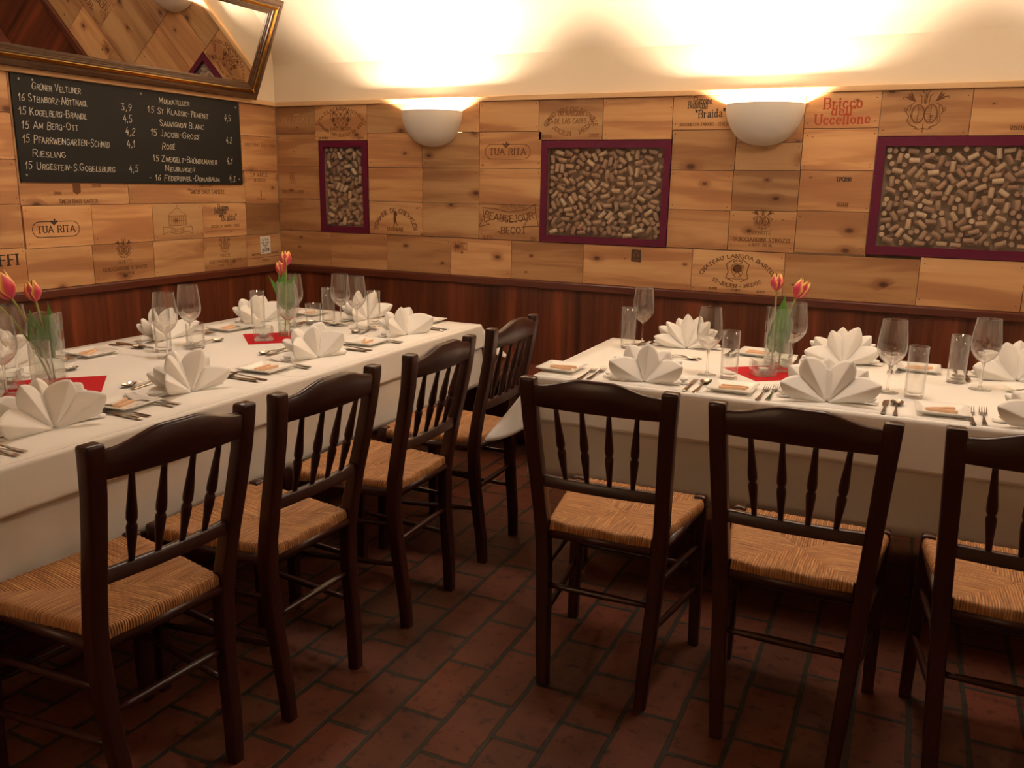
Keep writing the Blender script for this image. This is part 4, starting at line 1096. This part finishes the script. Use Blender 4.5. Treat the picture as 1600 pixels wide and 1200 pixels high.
for k, (x, y, a, lab, g) in enumerate(CH):
    o = chair0 if k == 0 else copy_tree(chair0)
    o.location = (x, y, 0); o.rotation_euler = (0, 0, a)
    tag(o, lab, 'chair', g)

# ------------------------------------------------------------------ tableware
SURF = {'L': TZ+.0013, 'L2': TZ-.0004, 'R': TZ-.0004}
def napkin_mesh(seed, nf=4, pointy=.9, squash=1.0):
    rg = random.Random(seed); mb = MB()
    def layer(lobes, lean, A, fwd, r0, y0, valley, n=150, m=14):
        # lobes: (centre angle, half width, length)
        edges = []
        lo = lobes[0][0]-lobes[0][1]; hi = lobes[-1][0]+lobes[-1][1]
        def fn(u, v):
            ph = lo+(hi-lo)*u
            best = min(lobes, key=lambda l: abs(ph-l[0])/l[1])
            t = max(-1, min(1, (ph-best[0])/best[1]))
            shape = valley+(1-valley)*(1-abs(t)**1.25)**pointy
            Rr = best[2]*shape
            r = r0+(Rr-r0)*v
            fold = A*(1-2*abs(t))*(v**.8)*.5
            round_ = .010*(1-t*t)*sin(pi*v)
            x = r*sin(ph); z = r*cos(ph)*cos(lean)*squash
            y = y0 - r*cos(ph)*-sin(lean) - fwd*(sin(ph)**2)*r/.15 - fold - round_*.5
            return (x, y, max(z, .0015))
        mb.grid(n, m, fn)
    j = lambda s: rg.uniform(-s, s)
    if nf == 4: ang = [-66, -24, 22, 64]; L = [.150, .148, .150, .152]; hw = [21, 21, 22, 21]
    elif nf == 3: ang = [-56, -2, 54]; L = [.152, .142, .150]; hw = [27, 27, 27]
    else: ang = [-68, -34, 0, 34, 68]; L = [.140, .150, .146, .150, .142]; hw = [17]*5
    fr = [(radians(a+j(6)), radians(h*(1+j(.12))), l*(1+j(.09))) for a, h, l in zip(ang, hw, L)]
    layer(fr, .30, .036, .050, .006, 0, .64)
    bl = []
    for a, b in zip(fr[:-1], fr[1:]): bl.append(((a[0]+b[0])/2, radians(20 if nf != 3 else 25), .152*(1+j(.05))))
    if nf == 3: bl = [(radians(-84), radians(17), .13)] + bl + [(radians(84), radians(17), .13)]
    layer(bl, .50, .030, .020, .006, .012, .62)
    sd = [(radians(-80), radians(12), .145+j(.01)), (radians(-52), radians(16), .15)]
    layer(sd, .62, .024, .008, .006, .022, .6, 50); sd = [(radians(52), radians(16), .15), (radians(80), radians(12), .145+j(.01))]
    layer(sd, .62, .024, .008, .006, .022, .6, 50)
    # folded foot lying on the cloth behind the fan
    def foot(u, v):
        ph = -pi*.5+pi*u; rr_ = .012+(.115+.012*cos(5*ph))*v
        return (rr_*sin(ph)*1.10, .010+.62*rr_*cos(ph), .003+.012*(1-v)+.004*abs(sin(6*ph))*v)
    mb.grid(60, 6, foot)
    return mb
def napkin(x, y, face, seed, label, surf, nf=4, s=1.0, pointy=.9, squash=1.0):
    o = mk('folded_napkin', napkin_mesh(seed, nf, pointy, squash), MAT['napkin'], autosmooth=1.2)
    m = o.modifiers.new('thickness', 'SOLIDIFY'); m.thickness = .0022; m.offset = 0
    o.location = (x, y, SURF[surf]); o.rotation_euler = (0, 0, face); o.scale = (s, s, s)
    return tag(o, label, 'napkin', 'fan folded napkins')

def plate_mesh():
    H = .078
    def sq(h, z, r): return rrect(0, 0, 2*h, 2*h, r, z, 4)
    return MB().loft([sq(.052, 0, .006), sq(.054, .0015, .006), sq(H-.003, .0125, .006), sq(H, .0145, .006), sq(H-.001, .0165, .006), sq(H-.012, .0150, .006), sq(.055, .0062, .008), sq(.050, .0052, .008)]).mesh('side_plate', MAT['porcelain'], True)
PLATE = plate_mesh(); PLATE.set_sharp_from_angle(angle=.7)
STICK = MB().loft([rrect(0, 0, .006, .004, .0015, -.046), rrect(0, 0, .011, .006, .0025, -.044), rrect(.0006, 0, .012, .0075, .003, -.01), rrect(-.0004, 0, .0115, .007, .003, .02), rrect(0, 0, .010, .006, .0025, .044), rrect(0, 0, .005, .004, .0015, .046)]).mesh('breadstick', MAT['stick'], True)

def bar(path, widths, thick, n=1):
    """flat bar: path in (y, z), widths across x"""
    rings = []
    for (y, z), w, t in zip(path, widths, thick):
        e = min(w*.25, t*.45)
        rings.append([(-w/2+e, y, z), (w/2-e, y, z), (w/2, y, z+t*.4), (w/2-e, y, z+t), (-w/2+e, y, z+t), (-w/2, y, z+t*.4)])
    return rings
def handle(mb, L, neck_y, neck_z, end_w=.017, nw=.006):
    ys = [0, .004, .03, .07, L*.55, neck_y]
    ws = [end_w*.6, end_w, end_w*.82, end_w*.55, nw*1.1, nw]
    zs = [.0010, .0012, .0016, .0035, .0060, neck_z]
    mb.loft(bar(list(zip(ys, zs)), ws, [.0022, .0026, .0028, .0032, .0034, .0030]))
def fork_mesh(L=.200):
    mb = MB(); k = L/.2; ny = .128*k; handle(mb, L, ny, .0060)
    path = [(ny, .0060), (ny+.010*k, .0050), (ny+.020*k, .0035), (ny+.032*k, .0035)]
    mb.loft(bar(path, [.006, .012*k, .023*k, .0245*k], [.003, .0024, .002, .002]))
    for q in range(4):
        x = (q-1.5)*.0068*k
        pts = [(x, ny+.030*k, .0045), (x, ny+.045*k, .0060), (x*.98, ny+.060*k, .0100), (x*.96, ny+.072*k, .0150)]
        mb.tube(pts, [.0016, .0015, .0013, .0007], 5)
    return mb.mesh('fork', MAT['steel'], True)
def spoon_mesh(L=.200):
    mb = MB(); k = L/.2; ny = .132*k; handle(mb, L, ny+.004, .0075)
    def bowl(dz, inn):
        def fn(u, v):
            a = 2*pi*u; r = v
            x = .0205*k*r*cos(a)*(1-.10*sin(a)); y = ny+.036*k + .034*k*r*sin(a)
            z = .0095 - .0080*(1-r*r) + dz
            return (x, y, z)
        return fn
    mb.grid(28, 8, bowl(0, 0)); mb.grid(28, 8, bowl(.0013, 1))
    return mb.mesh('spoon', MAT['steel'], True)
def knife_mesh(L=.215):
    mb = MB(); k = L/.215; ny = .112*k
    ys = [0, .004, .04, .08, ny]; mb.loft(bar(list(zip(ys, [.001]*5)), [.011, .016, .0145, .0115, .009], [.004, .0055, .006, .006, .0055]))
    pts = []
    for y, a, b in ((ny, -.0045, .0045), (ny+.008*k, -.0080, .0075), (ny+.03*k, -.0105, .0078), (ny+.065*k, -.0115, .0078), (ny+.090*k, -.0090, .0078), (ny+.100*k, -.002, .0070), (ny+.103*k, .003, .005)):
        pts.append([(a, y, .0016), (b, y, .0012), (b, y, .0030), (a, y, .0022)])
    mb.loft(pts)
    return mb.mesh('knife', MAT['steel'], True)
MESH = dict(fork=fork_mesh(), dessert_fork=fork_mesh(.165), spoon=spoon_mesh(), dessert_spoon=spoon_mesh(.172), knife=knife_mesh())
for m_ in MESH.values(): m_.set_sharp_from_angle(angle=.6)
def place(name, mesh, x, y, rz, label, cat, surf, group=None, dz=0.0005, tilt=None):
    o = bpy.data.objects.new(name, mesh); COL.objects.link(o)
    z = SURF[surf] if isinstance(surf, str) else surf
    o.location = (x, y, z+dz); o.rotation_euler = (tilt or 0, 0, rz)
    return tag(o, label, cat, group)

def glass_shell(mb, outer, inner, n=32):
    """lathe of a vessel: outer profile up, inner profile down"""
    mb.lathe(outer+inner, n, cap=True); return mb
BOWL = MB(); bo = [(.0045,.096), (.010,.0985), (.022,.106), (.035,.119), (.0445,.136), (.0485,.153), (.0480,.172), (.0455,.200), (.0420,.228), (.0392,.252)]
BOWL.lathe(bo, 36, cap=False); BOWL.lathe([(r-.0011, z+(.0025 if z < .12 else .0)) for r, z in bo][::-1], 36, cap=False); BOWL.lathe([(.0392,.252), (.0394,.2526), (.0385,.2528), (.0381,.252)], 36, cap=False)
BOWL_M = BOWL.mesh('bowl', MAT['glass'], True)
def base_slot(me, zmax):
    me.materials.append(MAT['refr'])
    for p_ in me.polygons:
        if max(me.vertices[i_].co.z for i_ in p_.vertices) <= zmax: p_.material_index = 1
base_slot(BOWL_M, .1365)
STEM_M = MB().lathe([(.0085,.0030), (.0055,.010), (.0042,.022), (.0037,.050), (.0038,.080), (.0048,.092), (.0080,.0985)], 16, cap=False).mesh('stem', MAT['refr'], True)
FOOT_M = MB().lathe([(.0365,0), (.0370,.0012), (.0340,.0020), (.0200,.0032), (.0085,.0048), (.0060,.008)], 36).mesh('foot', MAT['thick'], True)
def make_wine_glass(x, y, surf, label, group, s=1.0, sw=1.0):
    t = thing('wine_glass', label, 'wine glass', (x, y, SURF[surf]+.0004), random.Random(x).uniform(0, 6), group)
    t.scale = (s*sw, s*sw, s)
    for nm_, me in (('bowl', BOWL_M), ('stem', STEM_M), ('foot', FOOT_M)):
        o = bpy.data.objects.new(nm_, me); COL.objects.link(o); o.parent = t
    return t
def tumbler_mesh(r, h, base, nm_):
    mb = MB(); ri = r-.0018
    mb.lathe([(r*.90,0), (r*.95,.0015), (r*.97,.006), (r,h*.5), (r*1.01,h-.001), (r*1.0,h), (ri,h-.0005), (ri*.99,h*.5), (ri*.95,base+.004), (ri*.85,base+.001), (.001,base)], 36)
    return mb.mesh(nm_, MAT['glass'], True)
TALL = tumbler_mesh(.0315, .175, .016, 'tall_tumbler'); SHORT = tumbler_mesh(.0365, .104, .012, 'short_tumbler')
base_slot(TALL, .021); base_slot(SHORT, .017)

def vase(x, y, rz, surf, label):
    t = thing('flower_vase', label, 'vase', (x, y, SURF[surf]+.0022), rz, 'square glass tulip vases')
    a, h, w = .0375, .241, .0042
    def sq(k, z): return rrect(0, 0, 2*k, 2*k, .004, z, 3)
    mb = MB().loft([sq(a-.003, 0), sq(a, .002), sq(a+.001, h-.001), sq(a, h), sq(a-w+.0005, h), sq(a-w, h-.002), sq(a-w, .016), sq(a-w-.004, .013)])
    mk('vessel', mb, MAT['thick'], t, autosmooth=.6)
    k = a-w-.0012
    mk('water', MB().loft([sq(k, .0168), sq(k, .150)]), MAT['water'], t, autosmooth=.6)
    return t
def petal_meshes(seed, k=1.0, open_=0.0):
    rg = random.Random(seed); out = []
    nu, nv = 8, 10
    for q in range(6):
        mb = MB(); uvs = []
        inner_ = q % 2
        a0 = q*pi/3 + rg.uniform(-.08, .08)
        for i in range(nu+1):
            for j in range(nv+1):
                u = -1+2*i/nu; v = j/nv
                wd = (sin(pi*min(1, v*.84+.12))**.55)*.98*(1-.10*v)
                rad = (.005+.0165*sin(pi*min(.5, v*.95))**.8 - .022*max(0, v-.52)**1.25*(1-open_)*1.25 + open_*.003*v) * (1 - .07*inner_)
                an = a0+u*wd
                r = rad*(1-.10*(u*u)*v)
                z = .052*v*(1-.16*u*u*v) + .001*inner_ - .003*(1-v)
                mb.v.append((k*r*cos(an), k*r*sin(an), k*z)); uvs.append((u, v))
        for i in range(nu):
            for j in range(nv):
                a = i*(nv+1)+j; mb.f.append((a, a+nv+1, a+nv+2, a+1))
        me = mb.mesh('petal', MAT['petal'], True)
        ul = me.uv_layers.new(name='UVMap')
        for lp in me.loops: ul.data[lp.index].uv = uvs[lp.vertex_index]
        out.append(me)
    return out
def tulip(base, head, mid, label, seed, k=1.0, leaves=(), open_=0.0):
    """base, mid, head in world space; leaves = list of (mid offset, tip, width)"""
    B0, Mi, Hd = Vector(base), Vector(mid), Vector(head)
    t = thing('tulip', label, 'tulip', base, 0, 'tulips')
    pts = []
    for i in range(15):
        u = i/14; pts.append((B0*(1-u)**2+Mi*2*u*(1-u)+Hd*u*u) - B0)
    mk('stem', MB().tube(pts, .0036, 8), MAT['stem'], t, smooth=True)
    d = (Hd-Mi).normalized()
    for pm in petal_meshes(seed, k, open_):
        fo = bpy.data.objects.new('petal', pm); COL.objects.link(fo); fo.parent = t
        fo.location = Hd-B0-d*.002; fo.rotation_euler = Vector((0,0,1)).rotation_difference(d).to_euler()
    for (z0, mid_, tip, wd) in leaves:
        s0 = pts[int(14*z0)]; m1 = Vector(mid_)-B0; tp = Vector(tip)-B0
        dv = Vector((base[0]-3.2, base[1]+3.9, 0)).normalized()
        side = Vector((dv.y, -dv.x, 0)); nrm = -dv
        def fn(u, v):
            c = s0*(1-v)**2+m1*2*v*(1-v)+tp*v*v
            w = 1.6*wd*sin(pi*min(1, .10+.90*v))**.75*(1-v**6)
            q = -1+2*u
            return c+side*w*q+nrm*(w*.35*q*q)
        lo = mk('leaf', MB().grid(6, 14, fn), MAT['leaf'], t, smooth=True)
        so = lo.modifiers.new('thickness', 'SOLIDIFY'); so.thickness = .0009
    return t
def candle(x, y, rz, surf, label, dz=.0022):
    t = thing('candle_holder', label, 'candle holder', (x, y, SURF[surf]+dz), rz, 'square glass tealight holders')
    a, h, w = .0405, .056, .0065
    def sq(k, z, r=.007): return rrect(0, 0, 2*k, 2*k, r, z, 3)
    mk('holder', MB().loft([sq(a-.003, 0), sq(a, .003), sq(a, h-.002), sq(a-.001, h), sq(a-w+.001, h), sq(a-w, h-.002), sq(a-w-.001, .014), sq(a-w-.006, .011)]), MAT['thick'], t, autosmooth=.6)
    return t
def tealight(x, y, z, label):
    t = thing('tealight', label, 'candle', (x, y, z), 0, 'tealights')
    mk('cup', MB().lathe([(.0175,0), (.0190,.001), (.0192,.0155), (.0186,.0158), (.0184,.012), (.001,.012)], 24), MAT['alu'], t, smooth=True)
    mk('wax', MB().lathe([(.0180,.0122), (.0180,.0145), (.010,.0140), (.001,.0140)], 24), MAT['wax'], t, smooth=True)
    mk('wick', MB().tube([(0,0,.0138), (.0005,0,.018), (.0015,0,.0215)], .0007, 6), MAT['black'], t)
    return t
def mat_sheet(x, y, a, rz, surf, label):
    mb = MB().box(-a/2, a/2, -a/2, a/2, 0, .0010)
    o = mk('paper_napkin', mb, MAT['redpaper']); o.location = (x, y, SURF[surf]+.0004); o.rotation_euler = (0, 0, rz)
    return tag(o, label, 'paper napkin', 'red paper napkins under the vases')

# ---- places laid.  face 'E': guest sits on the +x side; 'W': on the -x side; 'S': guest on -y side; 'N': on +y side
def laid(face, cx, cy, surf, where, nap, plate=None, forks=True, right=True, top=True, sticks=None, seed=1, nf=4, naps=1.0, pointy=.9, yaw=0.0, squash=1.0, fork_s=None):
    """cx, cy: middle of the place on the cloth; nap: napkin position; plate: plate position"""
    A = {'S': 0, 'E': pi/2, 'N': pi, 'W': -pi/2}[face]        # local +y points away from the guest, +x to the guest's right
    c, s = cos(A), sin(A)
    W = lambda x, y: (cx+c*x-s*y, cy+s*x+c*y)
    rg = random.Random(seed*7+1); j = lambda a: rg.uniform(-a, a)
    nface = {'S': 0, 'N': 0, 'E': pi/2, 'W': pi/2}[face]
    napkin(nap[0], nap[1], nface+yaw, seed, 'white fan folded napkin of the '+where, surf, nf, naps, pointy, squash)
    g = 'cutlery on the left table' if surf != 'R' else 'cutlery on the right table'
    if plate:
        place('side_plate', PLATE, plate[0], plate[1], A+j(.06), 'square white side plate of the '+where, 'plate', surf, 'square side plates')
        z = SURF[surf]+.0062
        for k, (sx, sy, sa) in enumerate(sticks or ((.004+j(.008), .013, .30+j(.25)), (-.006+j(.008), -.014, .05+j(.2)))):
            o = bpy.data.objects.new('breadstick', STICK); COL.objects.link(o)
            o.rotation_euler = (pi/2, 0, A+sa-pi/2+pi/2); o.location = (plate[0]+c*sx-s*sy, plate[1]+s*sx+c*sy, z+.0042)
            o.rotation_euler = (Matrix.Rotation(A+sa, 3, 'Z') @ Matrix.Rotation(pi/2, 3, 'Y')).to_euler()
            tag(o, ('near' if k else 'far')+' breadstick on plate, '+where, 'breadstick', 'breadsticks on side plates')
    if forks:
        fx = fork_s or (-.175, -.205)
        for k, x in enumerate(fx):
            p = W(x, -.155+.012*(1-k)+j(.004)); place('fork', MESH['fork'], p[0], p[1], A+j(.03), ('inner' if k == 0 else 'outer')+' fork left of the napkin, '+where, 'fork', surf, g)
    if right:
        p = W(.175, -.150+j(.005)); place('knife', MESH['knife'], p[0], p[1], A+j(.03), 'table knife right of the napkin, '+where, 'knife', surf, g)
        p = W(.210, -.155+j(.005)); place('spoon', MESH['spoon'], p[0], p[1], A+j(.04), 'soup spoon right of the napkin, '+where, 'spoon', surf, g)
    if top:
        p = W(.070+j(.01), .172); place('dessert_spoon', MESH['dessert_spoon'], p[0], p[1], A+pi/2+j(.05), 'dessert spoon beyond the napkin, '+where, 'spoon', surf, g)
        p = W(-.100+j(.01), .135); place('dessert_fork', MESH['dessert_fork'], p[0], p[1], A-pi/2+j(.05), 'dessert fork beyond the napkin, '+where, 'fork', surf, g)

LN = ['chair side place nearest the camera, left table', 'second chair side place from the camera, left table', 'third chair side place from the camera, left table', 'chair side place farthest from the camera, left table']
LF = ['bench side place nearest the camera, left table', 'second bench side place from the camera, left table', 'third bench side place from the camera, left table', 'bench side place farthest from the camera, left table']
RN = ['left chair side place, right table', 'middle chair side place, right table', 'right hand chair side place, right table']
RF = ['left bench side place, right table', 'middle bench side place, right table', 'right hand bench side place, right table']
# left table, chair side (guests at +x)
laid('E', 1.53, -2.83, 'L', LN[0], (1.55, -2.83), None, True, True, True, seed=1, nf=4, naps=1.05, pointy=.75, yaw=-.25)
laid('E', 1.50, -2.30, 'L', LN[1], (1.555, -2.335), (1.515, -2.565), seed=2, nf=4, naps=1.0, pointy=.8, yaw=-.10)
laid('E', 1.50, -1.66, 'L2', LN[2], (1.555, -1.675), (1.535, -1.955), seed=3, nf=3, naps=1.0, pointy=.75, yaw=-.35)
laid('E', 1.52, -1.05, 'L2', LN[3], (1.575, -1.050), (1.540, -1.325), seed=4, nf=3, naps=.96, pointy=.75, yaw=-.35)
# left table, bench side (guests at -x)
laid('W', .78, -2.37, 'L', LF[0], (.74, -2.40), (.765, -2.065), seed=5, nf=3, pointy=.7, yaw=.0)
laid('W', .80, -1.67, 'L2', LF[1], (.755, -1.665), (.795, -1.345), seed=6, nf=4, pointy=.8, yaw=.1)
laid('W', .82, -1.08, 'L2', LF[2], (.785, -1.105), (.82, -.775), seed=7, nf=3, naps=1.02, pointy=.75, yaw=-.3)
laid('W', 1.12, -.80, 'L2', LF[3], (1.165, -.765), (1.46, -.68), forks=False, right=True, seed=8, nf=4, naps=1.02, pointy=1.0, yaw=-.25)
# right table, chair side (guests at -y)
laid('S', 2.800, -1.385, 'R', RN[0], (2.815, -1.462), (2.478, -1.405), seed=9, nf=3, naps=1.04, pointy=.85, yaw=.12, squash=.96)
laid('S', 3.425, -1.385, 'R', RN[1], (3.428, -1.455), (3.118, -1.425), seed=10, nf=4, naps=1.08, pointy=.72, yaw=.10)
laid('S', 4.075, -1.385, 'R', RN[2], (4.060, -1.475), (3.768, -1.415), seed=11, nf=4, naps=1.06, pointy=.9, yaw=.05, fork_s=(-.195,-.225))
# right table, bench side (guests at +y)
laid('N', 2.800, -.800, 'R', RF[0], (2.790, -.735), (3.090, -.715), seed=12, nf=5, naps=1.02, pointy=1.15, yaw=.1)
laid('N', 3.425, -.810, 'R', RF[1], (3.424, -.765), (3.700, -.725), seed=13, nf=4, naps=1.06, pointy=1.1, yaw=.18)
laid('N', 4.040, -.810, 'R', RF[2], (4.030, -.765), (4.33, -.72), seed=14, nf=4, naps=1.1, pointy=.9, yaw=.1)

# glasses
WG = [(1.085, -2.640, 'L', LN[0]), (.905, -2.470, 'L', LF[0]), (1.055, -1.957, 'L2', LN[1]), (.945, -1.725, 'L2', LF[1]), (1.245, -1.467, 'L2', LN[2]), (1.000, -1.130, 'L2', LF[2]), (1.170, -.992, 'L2', LF[3]), (1.290, -1.033, 'L2', LN[3])]
for x, y, s_, w in WG: make_wine_glass(x, y, s_, 'wine glass of the '+w, 'wine glasses on the left table', 1.0 if y < -1.5 else .985, .97)
for x, y, w in ((2.590, -.735, RF[0]), (2.985, -1.225, RN[0]), (3.245, -.915, RF[1]), (3.602, -1.197, RN[1]), (3.897, -.985, RF[2])):
    make_wine_glass(x, y, 'R', 'wine glass of the '+w, 'wine glasses on the right table', 1.0, 1.0 if x > 3.1 else .95)
for x, y, s_, me, w in [(1.205, -2.600, 'L', TALL, LN[0]), (.945, -1.872, 'L2', TALL, LN[1]), (1.010, -1.765, 'L2', SHORT, LF[1]), (.880, -1.240, 'L2', TALL, LF[2]), (1.045, -1.042, 'L2', SHORT, LN[2]), (1.075, -.962, 'L2', TALL, LF[3]), (1.330, -.950, 'L2', TALL, LN[3])]:
    place('tumbler', me, x, y, 0, ('short water tumbler' if me is SHORT else 'tall water tumbler')+' by the '+w, 'tumbler', s_, 'water tumblers on the left table', .0004)
for x, y, w in ((2.560, -.845, RF[0]), (3.068, -1.240, RN[0]), (3.685, -1.232, RN[1]), (3.822, -.900, RF[2]), (3.170, -.880, RF[1])):
    place('tumbler', TALL, x, y, 0, 'tall water tumbler by the '+w, 'tumbler', 'R', 'water tumblers on the right table', .0004)

# centre pieces
mat_sheet(1.13, -2.50, .285, radians(46), 'L', 'red paper napkin under the vase at the left edge of the picture')
mat_sheet(1.125, -1.405, .265, radians(47), 'L2', 'red paper napkin under the far vase on the left table')
mat_sheet(3.185, -1.075, .245, radians(40), 'R', 'red paper napkin under the vase on the right table')
vase(1.105, -2.497, radians(22), 'L', 'square glass vase with tulips at the left edge of the picture')
vase(1.128, -1.335, radians(35), 'L2', 'square glass vase with tulips on the far part of the left table')
vase(3.203, -1.020, radians(40), 'R', 'square glass vase with two tulips on the right table')
for x, y, rz, s_, w in ((1.000, -2.575, .6, 'L', 'at the left edge of the picture'), (1.115, -1.478, .75, 'L2', 'on the far part of the left table'), (3.172, -1.128, .55, 'R', 'on the right table')):
    candle(x, y, rz, s_, 'square glass tealight holder '+w)
    tealight(x, y, SURF[s_]+.0134, 'tealight in the square glass holder '+w)
# tulips: base, head, mid in world space (camera right is roughly (.91,-.41,0))
def V3(c, r, z, f_=0.0):
    dx, dy = c[0]-3.63, c[1]+4.35; L = sqrt(dx*dx+dy*dy); dx /= L; dy /= L
    return (c[0]+dy*r+dx*f_, c[1]-dx*r+dy*f_, z)
c = (1.105, -2.497); b = SURF['L']+.022
tulip(V3(c, .010, b), V3(c, -.088, TZ+.302), V3(c, -.03, TZ+.19), 'open red and yellow tulip leaning left out of the left edge vase', 1, 1.6, [], .75)
tulip(V3(c, .012, b, .012), V3(c, -.020, TZ+.290), V3(c, -.004, TZ+.20), 'upright red and yellow tulip in the left edge vase', 2, 1.22, [(.25, V3(c, -.022, TZ+.13), V3(c, -.040, TZ+.262), .020), (.3, V3(c, .004, TZ+.14, .01), V3(c, -.010, TZ+.255), .022), (.3, V3(c, .022, TZ+.15), V3(c, .014, TZ+.280), .014)], .0)
tulip(V3(c, .000, b, -.012), V3(c, -.150, TZ+.306), V3(c, -.05, TZ+.20), 'red and yellow tulip half cut off by the left picture edge', 3, 1.5, [], .6)
c = (1.128, -1.335); b = SURF['L2']+.022
tulip(V3(c, -.010, b), V3(c, .006, TZ+.318), V3(c, .004, TZ+.2), 'taller orange and red tulip in the far vase on the left table', 4, 1.18, [(.3, V3(c, -.008, TZ+.16), V3(c, -.006, TZ+.300), .018), (.35, V3(c, .012, TZ+.2, .01), V3(c, .042, TZ+.278), .010), (.35, V3(c, -.03, TZ+.2), V3(c, -.070, TZ+.268), .008), (.3, V3(c, -.02, TZ+.15, .012), V3(c, -.026, TZ+.285), .014)], .15)
tulip(V3(c, .008, b, .01), V3(c, -.012, TZ+.272, .03), V3(c, .0, TZ+.2, .01), 'lower red tulip hidden behind a leaf in the far left vase', 5, 1.15, [(.3, V3(c, .015, TZ+.14), V3(c, .014, TZ+.25), .016)], .2)
c = (3.203, -1.020); b = SURF['R']+.022
tulip(V3(c, -.016, b), V3(c, -.022, TZ+.312), V3(c, -.020, TZ+.2), 'left, pinker tulip in the vase on the right table', 6, 1.18, [(.2, V3(c, -.022, TZ+.10), V3(c, -.026, TZ+.19), .012)], .0)
tulip(V3(c, .010, b, .01), V3(c, .052, TZ+.288), V3(c, .012, TZ+.2), 'right, yellower tulip leaning right in the vase on the right table', 7, 1.38, [(.25, V3(c, .0, TZ+.16), V3(c, .012, TZ+.296), .019), (.25, V3(c, .022, TZ+.13), V3(c, .030, TZ+.24), .014), (.2, V3(c, .004, TZ+.1, -.012), V3(c, -.004, TZ+.2), .014)], .25)

bpy.context.view_layer.update()
